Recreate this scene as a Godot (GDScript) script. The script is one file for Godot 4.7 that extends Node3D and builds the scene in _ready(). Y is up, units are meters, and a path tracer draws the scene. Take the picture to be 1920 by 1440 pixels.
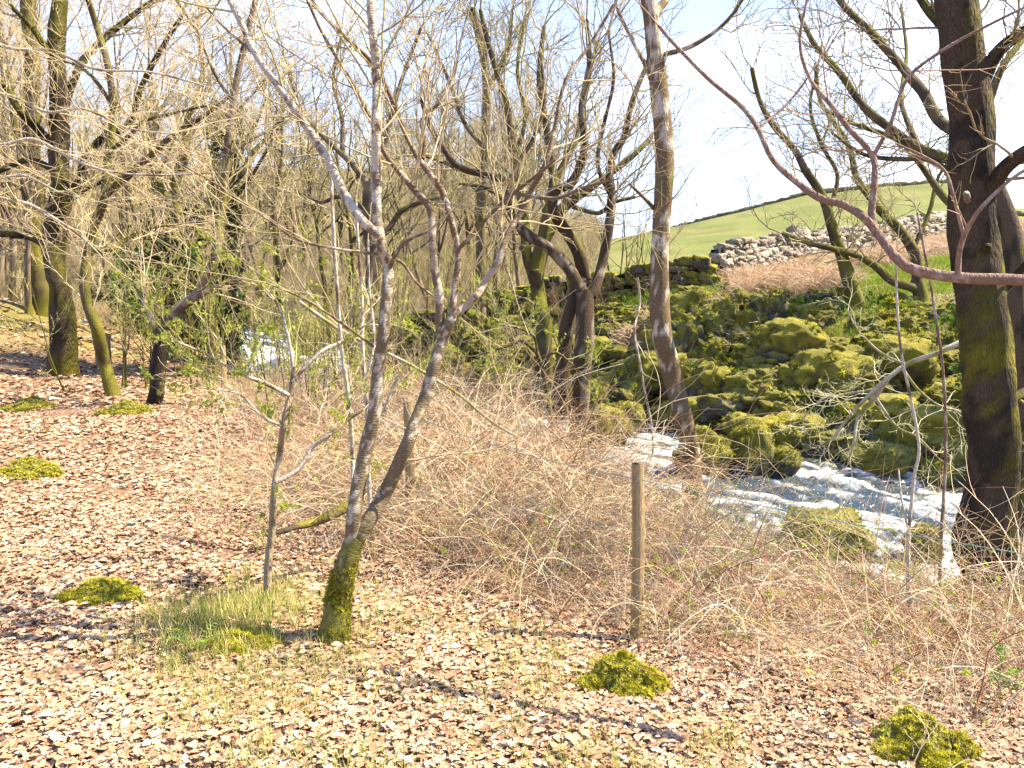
extends Node3D

const FOC := 1544.0
const EYE := Vector3(0, 1.6, 0)
var view_basis: Basis
var noise_a := FastNoiseLite.new()
var noise_b := FastNoiseLite.new()
var noise_c := FastNoiseLite.new()
var mats := {}
var taken := {}
# the stream: x, distance, water level, half width, height of the far bank above the water, width of that bank
var stream := [
	[-70.0, 100.0, 2.0, 1.2, 1.0, 4.0], [-22.0, 45.0, 0.9, 1.2, 1.0, 4.0], [-12.0, 32.0, 0.4, 1.3, 1.0, 3.0],
	[-7.5, 27.0, 0.15, 1.3, 1.0, 3.0], [-5.6, 23.5, -0.65, 1.5, 1.6, 3.0], [-3.0, 20.5, -0.9, 1.8, 2.2, 3.2],
	[0.0, 18.0, -1.05, 2.0, 2.8, 3.6], [2.5, 15.6, -1.25, 2.2, 3.1, 4.2], [4.5, 13.2, -1.5, 2.8, 2.3, 6.0],
	[6.6, 11.0, -1.75, 2.9, 2.2, 7.0], [9.5, 9.0, -2.0, 2.8, 2.2, 7.0], [16.0, 7.5, -2.2, 2.3, 2.2, 7.0], [60.0, 5.0, -3.0, 2.3, 2.2, 7.0]]
var fence_line := [[6.0, 0.6], [3.0, 1.8], [0.9, 3.7], [-0.7, 4.9], [-1.9, 6.0], [-3.2, 8.8], [-5.0, 13.0], [-7.0, 20.0], [-9.0, 28.0], [-20.0, 46.0]]


class Geo:
	var v := PackedVector3Array()
	var n := PackedVector3Array()
	var c := PackedColorArray()
	var ix := PackedInt32Array()

	func tube(p: PackedVector3Array, r: PackedFloat32Array, sides: int, col: Color) -> void:
		var m := p.size()
		var base := v.size()
		var t := (p[1] - p[0]).normalized()
		var nn := t.cross(Vector3(0.31, 0.2, 0.93)).normalized()
		for i in m:
			if i > 0:
				t = (p[mini(i + 1, m - 1)] - p[i - 1]).normalized()
			nn = (nn - t * nn.dot(t)).normalized()
			var b := t.cross(nn)
			var ri := r[i]
			var pi := p[i]
			for j in sides:
				var a := TAU * j / sides
				var d := nn * cos(a) + b * sin(a)
				v.append(pi + d * ri)
				n.append(d)
				c.append(col)
		for i in m - 1:
			var k := base + i * sides
			for j in sides:
				var q := (j + 1) % sides
				ix.append_array([k + j, k + sides + j, k + sides + q, k + j, k + sides + q, k + q])

	func tri(a: Vector3, b: Vector3, d: Vector3, col: Color) -> void:
		var k := v.size()
		var nn := (d - a).cross(b - a).normalized()
		v.append_array([a, b, d])
		n.append_array([nn, nn, nn])
		c.append_array([col, col, col])
		ix.append_array([k, k + 1, k + 2])

	func grid(w: int, hh: int, flip := false) -> void:   # indices for the last w*hh vertices
		var base := v.size() - w * hh
		for i in hh - 1:
			for j in w - 1:
				var k := base + i * w + j
				if flip:
					ix.append_array([k, k + w + 1, k + w, k, k + 1, k + w + 1])
				else:
					ix.append_array([k, k + w, k + w + 1, k, k + w + 1, k + 1])

	func smooth_normals() -> void:
		n.resize(v.size())
		n.fill(Vector3.ZERO)
		for i in range(0, ix.size(), 3):
			var a := ix[i]
			var b := ix[i + 1]
			var d := ix[i + 2]
			var q := (v[d] - v[a]).cross(v[b] - v[a])
			n[a] += q
			n[b] += q
			n[d] += q
		for i in n.size():
			n[i] = n[i].normalized() if n[i].length_squared() > 0 else Vector3.UP

	func mesh(material: Material) -> ArrayMesh:
		var arr := []
		arr.resize(Mesh.ARRAY_MAX)
		arr[Mesh.ARRAY_VERTEX] = v
		arr[Mesh.ARRAY_NORMAL] = n
		arr[Mesh.ARRAY_COLOR] = c
		arr[Mesh.ARRAY_INDEX] = ix
		var am := ArrayMesh.new()
		am.add_surface_from_arrays(Mesh.PRIMITIVE_TRIANGLES, arr)
		am.surface_set_material(0, material)
		return am


func numbered(called: String) -> String:
	taken[called] = taken.get(called, -1) + 1
	return called if taken[called] == 0 else "%s_%03d" % [called, taken[called]]


func tag(o: Node, label := "", category := "", group := "", kind := "") -> Node:
	if label: o.set_meta("label", label)
	if category: o.set_meta("category", category)
	if group: o.set_meta("group", group)
	if kind: o.set_meta("kind", kind)
	return o


func put(called: String, m: Mesh, parent: Node = self, at := Transform3D()) -> MeshInstance3D:
	var o := MeshInstance3D.new()
	o.name = numbered(called) if parent == self else called
	o.mesh = m
	o.transform = at
	parent.add_child(o, true)
	return o


func root_at(called: String, where: Vector3) -> Node3D:
	var o := Node3D.new()
	o.name = numbered(called)
	add_child(o, true)
	o.position = where
	return o


func many(called: String, m: Mesh, places: Array, colors: PackedColorArray, parent: Node = self) -> MultiMeshInstance3D:
	var mm := MultiMesh.new()
	mm.transform_format = MultiMesh.TRANSFORM_3D
	mm.use_colors = true
	mm.mesh = m
	mm.instance_count = places.size()
	for i in places.size():
		mm.set_instance_transform(i, places[i])
		mm.set_instance_color(i, colors[i])
	var o := MultiMeshInstance3D.new()
	o.name = numbered(called) if parent == self else called
	o.multimesh = mm
	parent.add_child(o, true)
	o.set_meta("kind", "stuff")
	return o


# ---------------------------------------------------------------- places
func spot(px: float, py: float, d: float) -> Vector3:   # the point that far along the line of sight
	var q := view_basis * Vector3((px - 960.0) / FOC, (720.0 - py) / FOC, -1.0)
	return EYE + q * (d / -q.z)


func river(x: float, d: float) -> Array:   # [signed distance to the middle, + on the near side; level; half width; bank rise; bank width; along]
	var best := 1e9
	var out := [0.0, 0.0, 0.0, 0.0, 0.0, 0.0]
	for i in stream.size() - 1:
		var a: Array = stream[i]
		var b: Array = stream[i + 1]
		var ux: float = b[0] - a[0]
		var ud: float = b[1] - a[1]
		var l2 := ux * ux + ud * ud
		var t := clampf(((x - a[0]) * ux + (d - a[1]) * ud) / l2, 0, 1)
		var qx: float = x - a[0] - ux * t
		var qd: float = d - a[1] - ud * t
		var e := qx * qx + qd * qd
		if e < best:
			best = e
			var side := -1.0 if ux * qd - ud * qx > 0 else 1.0
			out = [sqrt(e) * side, lerpf(a[2], b[2], t), lerpf(a[3], b[3], t), lerpf(a[4], b[4], t), lerpf(a[5], b[5], t), i + t]
	return out


func ground(x: float, d: float) -> float:
	var r := river(x, d)
	var bed: float = r[1] - 0.4
	if absf(r[0]) < r[2]:
		return bed + 0.12 * noise_a.get_noise_2d(x * 9, d * 9)
	var rough := 0.05 * noise_a.get_noise_2d(x * 12, d * 12) + 0.16 * noise_a.get_noise_2d(x * 2.5 + 90, d * 2.5)
	if r[0] > 0:
		var e: float = r[0] - r[2]
		var g := -0.05 * maxf(x, 0) - 0.05 * clampf(d - 2.5, 0, 6) * smoothstep(-1.5, 1.5, x)
		g += 0.09 * maxf(-x - 10.0, 0) * smoothstep(12.0, 24.0, d) + 1.2 * exp(-pow((x + 15.5) / 3.5, 2) - pow((d - 23.5) / 5.0, 2))
		g += clampf(d - 46.0, 0, 120) * 0.17
		g += 1.25 * exp(-pow((x + 7.7) / 1.5, 2) - pow((d - 22.6) / 2.0, 2))
		g += 0.42 * exp(-pow((x - 0.2) / 1.5, 2) - pow((d - 11.2) / 2.2, 2)) + 0.3 * exp(-pow((x + 2.0) / 1.6, 2) - pow((d - 13.5) / 2.4, 2))
		return bed + (g - bed) * (1.0 - exp(-e / lerpf(1.9, 2.3, smoothstep(1.5, 3.0, x)))) + rough * smoothstep(0, 1, e)
	var f: float = -r[0] - r[2]
	var w: float = r[4]
	var u := maxf(0, f - w)
	var s := 0.64 * x - 0.77 * d
	var k := clampf(1.0 + (s + 45.0) / 70.0, 0.3, 1.0)
	var uc := minf(u, 60.0)
	var far := (0.1 * uc + 0.0012 * uc * uc) * k - 0.25 * maxf(0, u - 62.0)
	far = maxf(far, -6.0)
	far += clampf(d - 52.0, 0, 110) * 0.19 * smoothstep(0.09, -0.1, x / maxf(d, 1.0))
	var climb := pow(clampf(f / w, 0, 1), 0.8)
	return bed + (r[3] + 0.4) * climb + far + rough * lerpf(3.2, 1.6, smoothstep(0.8, 1.2, f / w)) * smoothstep(0, 1, f) * (1.0 - smoothstep(6.0, 14.0, u) * 0.6)


func on_ground(px: float, py: float, above := -99.0) -> Vector3:
	var d := 1.2
	while d < 140.0:
		var p := spot(px, py, d)
		if p.y <= maxf(ground(p.x, d), above):
			return p
		d += 0.03 + d * 0.004
	return spot(px, py, 140.0)


func below_wall(x: float, d: float) -> float:   # metres downhill from the stone wall
	return ((x - 5.6) * 15.5 - (d - 23.0) * 16.9) / 22.9 if d > 20.0 else -1.0


func beyond_fence(x: float, d: float) -> float:   # metres to the stream's side of the fence
	var best := 1e9
	var out := 0.0
	for i in fence_line.size() - 1:
		var a: Array = fence_line[i]
		var b: Array = fence_line[i + 1]
		var ux: float = b[0] - a[0]
		var ud: float = b[1] - a[1]
		var t := clampf(((x - a[0]) * ux + (d - a[1]) * ud) / (ux * ux + ud * ud), 0, 1)
		var qx: float = x - a[0] - ux * t
		var qd: float = d - a[1] - ud * t
		var e := qx * qx + qd * qd
		if e < best:
			best = e
			out = sqrt(e) * (1.0 if ux * qd - ud * qx < 0 else -1.0)
	return out


# ---------------------------------------------------------------- materials
func noise_texture(seed_: int, freq: float, as_normal := false, strength := 8.0, ramp: Gradient = null, octaves := 4, kind := FastNoiseLite.TYPE_SIMPLEX_SMOOTH) -> NoiseTexture2D:
	var f := FastNoiseLite.new()
	f.seed = seed_
	f.frequency = freq
	f.noise_type = kind
	f.fractal_octaves = octaves
	var t := NoiseTexture2D.new()
	t.width = 512
	t.height = 512
	t.seamless = true
	t.noise = f
	t.as_normal_map = as_normal
	t.bump_strength = strength
	if ramp: t.color_ramp = ramp
	return t


func ramp2(lo: float, hi: float) -> Gradient:
	var g := Gradient.new()
	g.set_color(0, Color(lo, lo, lo))
	g.set_color(1, Color(hi, hi, hi))
	return g


func surface(name_: String, rough := 0.9, spec := 0.3) -> StandardMaterial3D:
	var m := StandardMaterial3D.new()
	m.resource_name = name_
	m.vertex_color_use_as_albedo = true
	m.roughness = rough
	m.metallic_specular = spec
	mats[name_] = m
	return m


func relief(m: StandardMaterial3D, t: Texture2D, cm: float, sc: Vector3) -> void:
	m.heightmap_enabled = true
	m.heightmap_texture = t
	m.heightmap_scale = cm
	m.uv1_triplanar = true
	m.uv1_scale = sc


func make_materials() -> void:
	var grain := noise_texture(1, 0.03)
	var lumps := noise_texture(2, 0.02, false, 8, null, 5)
	var cells := noise_texture(3, 0.05, false, 8, null, 3, FastNoiseLite.TYPE_CELLULAR)
	var mottle := noise_texture(4, 0.04, false, 8, ramp2(0.62, 1.0), 5)
	var m := surface("bark")
	relief(m, lumps, 1.2, Vector3(5, 1.6, 5))
	m.albedo_texture = mottle
	m = surface("rough_bark")
	relief(m, lumps, 6.0, Vector3(5, 1.0, 5))
	m.albedo_texture = mottle
	m = surface("birch_bark", 0.7)
	relief(m, grain, 0.6, Vector3(2, 6, 2))
	m.albedo_texture = mottle
	surface("twig", 0.75)
	m = surface("ground")
	relief(m, lumps, 4.0, Vector3(0.9, 0.9, 0.9))
	m.albedo_texture = noise_texture(7, 0.05, false, 8, ramp2(0.55, 1.0), 5)
	m = surface("rock")
	relief(m, lumps, 4.0, Vector3(1.3, 1.3, 1.3))
	m.albedo_texture = mottle
	m.uv1_world_triplanar = true
	m = surface("mossy", 1.0, 0.1)
	relief(m, cells, 5.0, Vector3(1.6, 1.6, 1.6))
	m.albedo_texture = noise_texture(9, 0.09, false, 8, ramp2(0.5, 1.0), 4)
	m.uv1_world_triplanar = true
	m.rim_enabled = true
	m.rim = 0.3
	m = surface("dry_leaf", 0.65)
	m.backlight_enabled = true
	m.backlight = Color(0.35, 0.3, 0.25)
	m = surface("green_leaf", 0.5)
	m.backlight_enabled = true
	m.backlight = Color(0.9, 0.95, 0.5)
	surface("stem", 0.7)
	m = surface("water", 0.08, 0.4)
	relief(m, grain, 3.0, Vector3(0.8, 0.8, 0.8))
	m = surface("wood", 0.8)
	relief(m, grain, 0.6, Vector3(9, 0.8, 9))
	m.albedo_texture = mottle
	m = surface("wire", 0.4)
	surface("mountain", 1.0, 0.1)


# ---------------------------------------------------------------- trees
# bark: [base, blotch, threshold of blotches, their scale, moss 0..1]
const MOSS := Color(0.32, 0.295, 0.035)
const MOSS_DARK := Color(0.10, 0.10, 0.015)
var barks := {
	"birch": [Color(0.19, 0.145, 0.09), Color(0.50, 0.44, 0.35), 0.10, 26.0, 0.24],
	"silver": [Color(0.58, 0.52, 0.44), Color(0.22, 0.16, 0.11), 0.16, 22.0, 0.0],
	"pale": [Color(0.56, 0.5, 0.42), Color(0.2, 0.14, 0.1), 0.25, 9.0, 0.05],
	"brown": [Color(0.19, 0.13, 0.085), Color(0.45, 0.38, 0.31), 0.22, 22.0, 0.1],
	"red": [Color(0.085, 0.055, 0.035), Color(0.30, 0.25, 0.2), 0.32, 12.0, 0.03],
	"blotched": [Color(0.19, 0.13, 0.075), Color(0.58, 0.51, 0.42), 0.22, 8.0, 0.2],
	"oak": [Color(0.115, 0.085, 0.055), Color(0.05, 0.04, 0.028), 0.1, 6.0, 0.46],
	"mossy": [Color(0.15, 0.115, 0.065), Color(0.08, 0.06, 0.04), 0.1, 5.0, 0.55],
	"limb": [Color(0.27, 0.175, 0.13), Color(0.38, 0.29, 0.24), 0.2, 20.0, 0.0],
	"grey": [Color(0.27, 0.21, 0.15), Color(0.12, 0.09, 0.06), 0.05, 5.0, 0.28],
	"mid": [Color(0.36, 0.29, 0.19), Color(0.2, 0.16, 0.1), 0.15, 12.0, 0.12],
	"burnt": [Color(0.035, 0.026, 0.018), Color(0.06, 0.045, 0.03), 0.1, 8.0, -0.75],
	"bleached": [Color(0.5, 0.46, 0.36), Color(0.3, 0.3, 0.12), 0.2, 8.0, 0.1],
}


func bark_color(b: Array, p: Vector3, nn: Vector3, foot: float) -> Color:
	var s: float = b[3]
	var k := noise_b.get_noise_3d(p.x * s * 14, p.y * s * 10, p.z * s * 14) + 0.5 * noise_c.get_noise_3d(p.x * 25, p.y * 25 + 7, p.z * 25)
	var th: float = b[2]
	var col: Color = (b[0] as Color).lerp(b[1], smoothstep(th - 0.06, th + 0.06, k))
	var amount: float = b[4]
	amount += 0.8 * (1.0 - smoothstep(-0.1, 0.7, p.y - foot))
	var mk := noise_a.get_noise_3d(p.x * 18, p.y * 8, p.z * 18) * 0.7 + 0.6 * noise_b.get_noise_3d(p.x * 90, p.y * 60, p.z * 90) + 0.35 * nn.y + 0.18 * nn.x
	var mm := smoothstep(0.45, 0.8, amount + mk * 0.95)
	return col.lerp(MOSS_DARK.lerp(MOSS * 0.75, clampf(0.5 + k, 0, 1)), mm * 0.88)


func limb(g: Geo, p: PackedVector3Array, r: PackedFloat32Array, sides: int, bark: Array, foot: float, off: Vector3, lumpy := 0.1) -> void:
	var base := g.v.size()
	g.tube(p, r, sides, Color.WHITE)
	for i in range(base, g.v.size()):
		var ring := (i - base) / sides
		var q := g.v[i]
		var k := 1.0 + lumpy * noise_c.get_noise_3d(q.x * 40, q.y * 14, q.z * 40) * 2.0
		if lumpy > 0.15:   # a furrowed, flared foot
			var low := 1.0 - smoothstep(0.0, 0.55, q.y - foot)
			k += low * 0.35 * maxf(0, noise_c.get_noise_3d(g.n[i].x * 40, 3, g.n[i].z * 40) + 0.35)
		q = p[ring] + (q - p[ring]) * k
		g.v[i] = q
		g.c[i] = bark_color(bark, q, g.n[i], foot)
	for i in range(base, g.v.size()):
		g.v[i] -= off


func rand_dir(rng: RandomNumberGenerator) -> Vector3:
	return Vector3(rng.randfn(), rng.randfn(), rng.randfn()).normalized()


# a twig with twigs on it; o: wig (crookedness), up (how much it turns upwards), kids, leafy (ends collected in tips)
func twig(g: Geo, p: Vector3, dir: Vector3, length: float, r: float, level: int, o: Dictionary, rng: RandomNumberGenerator, tips: Array) -> void:
	var segs := 4 + level
	var step := length / segs
	var pts := PackedVector3Array([p])
	var rad := PackedFloat32Array([r])
	var wig: float = o.wig
	var up: float = o.up
	var d := dir
	for i in segs:
		d = (d + rand_dir(rng) * wig + Vector3(0, up * 0.12, 0)).normalized()
		p += d * step * rng.randf_range(0.8, 1.2)
		pts.append(p)
		rad.append(r * lerpf(1.0, 0.4, (i + 1.0) / segs))
	var col: Color = o.color
	col = (col * Color(0.97, 1.02, 0.86)).lerp(Color(0.33, 0.31, 0.09), 0.55 if rng.randf() < o.get("mossy", 0.0) else 0.0) * rng.randf_range(0.75, 1.2)
	g.tube(pts, rad, 3 if level < 2 else 4, col)
	if o.get("leafy", false) and level <= 1:
		for i in range(1, pts.size()):
			tips.append(pts[i])
	if level <= 0:
		return
	var kids: int = o.kids
	kids = maxi(2, kids + rng.randi_range(-1, 1))
	for k in kids:
		var t := 0.18 + 0.82 * (k + rng.randf()) / kids
		var i := mini(int(t * segs), segs - 1)
		var q := pts[i].lerp(pts[i + 1], t * segs - i)
		var along := (pts[i + 1] - pts[i]).normalized()
		var side := along.cross(rand_dir(rng)).normalized()
		var a := rng.randf_range(0.4, 1.0)
		twig(g, q, along * cos(a) + side * sin(a), length * rng.randf_range(0.35, 0.65) * (1.15 - 0.5 * t), maxf(r * 0.55, o.thin), level - 1, o, rng, tips)


func curve_points(ctrl: PackedVector3Array, sub: int) -> PackedVector3Array:
	var out := PackedVector3Array()
	var m := ctrl.size()
	for i in m - 1:
		for k in sub:
			out.append(ctrl[i].cubic_interpolate(ctrl[i + 1], ctrl[maxi(i - 1, 0)], ctrl[mini(i + 2, m - 1)], float(k) / sub))
	out.append(ctrl[m - 1])
	return out


# limbs: [depth change, width at start, width at end, [x, y, ...], twigs on it]; the first is the trunk and starts at depth0; each other one starts from what it touches
func traced(called: String, label: String, category: String, depth0: float, bark_name: String, limbs: Array, o: Dictionary) -> Node3D:
	var rng := RandomNumberGenerator.new()
	rng.seed = hash(label)
	var bark: Array = barks[bark_name]
	var upper: Array = barks[o.get("upper", bark_name)]
	var bm: Material = mats[o.get("material", "bark")]
	var seen := []
	var node: Node3D = null
	var foot := 0.0
	var tw := Geo.new()
	var tips := []
	var twig_jobs := []
	for n in limbs.size():
		var l: Array = limbs[n]
		var xy: Array = l[3]
		var d0 := depth0
		if n > 0:
			var best := 1e9
			for s in seen:
				var e := Vector2(s.x - xy[0], s.y - xy[1]).length_squared()
				if e < best:
					best = e
					d0 = s.z
		var ctrl := PackedVector3Array()
		var cnt := xy.size() / 2
		for i in cnt:
			var t := float(i) / (cnt - 1)
			var dd: float = d0 + l[0] * t
			if i > 0 and i < cnt - 1:
				dd += rng.randfn() * 0.006 * depth0
			seen.append(Vector3(xy[2 * i], xy[2 * i + 1], dd))
			ctrl.append(spot(xy[2 * i], xy[2 * i + 1], dd))
		var w0: float = l[1] / FOC * 0.5 * d0
		var w1: float = l[2] / FOC * 0.5 * (d0 + l[0])
		if n == 0 and o.get("rooted", true):
			var fy := ground(ctrl[0].x, -ctrl[0].z)
			if ctrl[0].y > fy - 0.05:
				ctrl.insert(0, Vector3(ctrl[0].x + rng.randfn() * 0.02, minf(fy - 0.12, ctrl[0].y - 0.1), ctrl[0].z))
		var pts := curve_points(ctrl, 14 if depth0 < 7.0 and l[1] > 12 else (9 if depth0 < 11.0 else 5))
		if n == 0:
			foot = ground(pts[0].x, -pts[0].z) if o.get("rooted", true) else -50.0
			node = root_at(called, pts[0])
			tag(node, label, category, o.get("group", ""))
		var rad := PackedFloat32Array()
		for i in pts.size():
			var t := float(i) / (pts.size() - 1)
			var rr := lerpf(w0, w1, pow(t, 0.6 if n == 0 and o.get("flare", true) else 1.0))
			rad.append(rr)
			if i > 0 and i < pts.size() - 1 and n > 0 or i > 8:
				var q := pts[i] * (16.0 / maxf(depth0 * 0.25, 1.0))
				pts[i] += Vector3(noise_c.get_noise_3dv(q), noise_c.get_noise_3dv(q + Vector3(50, 0, 0)), noise_c.get_noise_3dv(q + Vector3(0, 50, 0))) * rr * 0.7
		var e := pts.size() - 1
		var tip := (pts[e] - pts[e - 1]).normalized()
		pts.append_array([pts[e] + tip * w1 * 0.5, pts[e] + tip * w1 * 0.8])
		rad.append_array([w1 * 0.7, w1 * 0.08])
		var g := Geo.new()
		limb(g, pts, rad, (26 if depth0 < 11.0 else 14) if l[1] > 28 and n < 4 else (10 if l[1] > 14 else 6), barks[l[5]] if l.size() > 5 else (bark if n < o.get("upper_from", 1) else upper), foot, node.position, o.get("lumpy", 0.1) if n == 0 else 0.1)
		var piece := put("trunk" if n == 0 else "branch", g.mesh(bm), node)
		var count: int = l[4]
		twig_jobs.append([pts, rad, count, node if n == 0 else piece])
	var col: Color = o.get("color", Color(0.3, 0.22, 0.16))
	var to := {"wig": o.get("wig", 0.22), "up": o.get("up", 0.6), "kids": o.get("kids", 5), "color": col, "thin": o.get("thin", 0.0012), "mossy": o.get("mossy", 0.15), "leafy": o.has("leaves")}
	for job in twig_jobs:
		var pts: PackedVector3Array = job[0]
		var rad: PackedFloat32Array = job[1]
		var count: int = job[2]
		tw = Geo.new()
		var from: float = o.get("from", 0.25)
		for k in count:
			var t := from + (1.0 - from) * (k + rng.randf()) / count
			var f := t * (pts.size() - 1)
			var i := mini(int(f), pts.size() - 2)
			var q := pts[i].lerp(pts[i + 1], f - i)
			var along := (pts[i + 1] - pts[i]).normalized()
			var side := along.cross(rand_dir(rng)).normalized()
			var a := rng.randf_range(0.45, 1.1)
			if k == count - 1:
				q = pts[pts.size() - 1]
				a = 0.15
			var len_: float = o.get("len", 1.0) * rng.randf_range(0.5, 1.2)
			twig(tw, q - node.position, along * cos(a) + side * sin(a), len_, clampf(rad[i] * 0.45, to.thin * 1.6, o.get("thick", 0.012)), o.get("levels", 2), to, rng, tips)
		if o.has("moss_foot") and job == twig_jobs[0]:
			foot_moss(node, pts, rad, o.moss_foot, rng)
		if tw.v.size():
			tag(put("twigs", tw.mesh(mats.twig), job[3]), "", "", "", "stuff")
	if o.has("leaves") and tips.size():
		leaf_sprigs(node, tips, o.leaves, o.get("leaf_size", 0.03), rng)
	return node


func foot_moss(node: Node3D, pts: PackedVector3Array, rad: PackedFloat32Array, tall: float, rng: RandomNumberGenerator) -> void:
	var places := []
	var cols := PackedColorArray()
	var foot := ground(pts[0].x, -pts[0].z)
	for k in 2600:
		var y := foot + tall * pow(rng.randf(), 1.7) * (0.8 + 0.5 * rng.randf()) - 0.03
		var i := 0
		while i < pts.size() - 2 and pts[i + 1].y < y: i += 1
		var f := clampf((y - pts[i].y) / maxf(pts[i + 1].y - pts[i].y, 0.001), 0, 1)
		var ang := rng.randf() * TAU
		var dir := Vector3(cos(ang), 0, sin(ang))
		var at := pts[i].lerp(pts[i + 1], f) + dir * lerpf(rad[i], rad[i + 1], f) * rng.randf_range(0.98, 1.1)
		if noise_b.get_noise_3d(at.x * 80, at.y * 60, at.z * 80) < -0.12 + 0.4 * (y - foot) / tall: continue
		var bs := Basis(Quaternion(Vector3.UP, (dir + Vector3(0, 0.3, 0) + rand_dir(rng) * 0.5).normalized())) * Basis(Vector3.UP, rng.randf() * TAU)
		places.append(Transform3D(bs.scaled(Vector3.ONE * rng.randf_range(0.008, 0.018) * clampf(-pts[0].z / 4.0, 1, 4)), at - node.position))
		cols.append(MOSS_DARK.lerp(Color(0.46, 0.42, 0.05), rng.randf()) * rng.randf_range(0.6, 1.2))
	many("moss", mats.tuft_mesh, places, cols, node)


func leaf_sprigs(node: Node3D, tips: Array, share: float, size: float, rng: RandomNumberGenerator, called := "young_leaves", tone := Color(0.34, 0.38, 0.06)) -> void:
	var places := []
	var cols := PackedColorArray()
	for p in tips:
		if rng.randf() < share:
			var s := size * rng.randf_range(0.6, 1.3)
			places.append(Transform3D(Basis(rand_dir(rng), rng.randf() * TAU).scaled(Vector3.ONE * s), p))
			cols.append(tone * rng.randf_range(0.6, 1.15))
	if places.size():
		many(called, mats.sprig_mesh, places, cols, node)


func leaf_mesh(variant: int, rng: RandomNumberGenerator) -> ArrayMesh:   # a curled lobed leaf 1 long
	var g := Geo.new()
	var st := 7
	var curl := rng.randf_range(-1.2, 1.6)
	var fold := rng.randf_range(0.1, 0.7)
	var twist := rng.randf_range(-0.6, 0.6)
	for i in st:
		var t := float(i) / (st - 1)
		var w := sin(PI * pow(t, 0.8)) * 0.3 * (1.0 + 0.3 * (1 if i % 2 == 0 else -1)) if variant < 3 else sin(PI * t) * 0.28
		w = maxf(w, 0.012)
		var y := 0.22 * curl * (t - 0.5) * (t - 0.5) * 2.0
		for j in [-1, 0, 1]:
			var e: float = w * j
			g.v.append(Vector3(e, y + absf(e) * fold + e * twist * (t - 0.3), t - 0.5))
			g.c.append(Color.WHITE * (1.0 if j else 0.85))
	g.n.resize(g.v.size())
	g.grid(3, st)
	g.smooth_normals()
	return g.mesh(mats.dry_leaf)


func sprig_mesh(rng: RandomNumberGenerator) -> ArrayMesh:   # a tuft of small fresh leaves, about 2 across
	var g := Geo.new()
	for k in 6:
		var b := Basis(Vector3.UP, TAU * k / 6.0 + rng.randf() * 0.5) * Basis(Vector3.RIGHT, rng.randf_range(-0.9, 0.2))
		var ln := rng.randf_range(0.7, 1.2)
		var a := b * Vector3(0, 0, 0.1)
		var l := b * Vector3(-0.3, 0.08, 0.5) * ln
		var r := b * Vector3(0.3, 0.08, 0.5) * ln
		var t := b * Vector3(0, -0.05, 1.0) * ln
		g.tri(a, l, t, Color.WHITE)
		g.tri(a, t, r, Color.WHITE)
	return g.mesh(mats.green_leaf)


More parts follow.
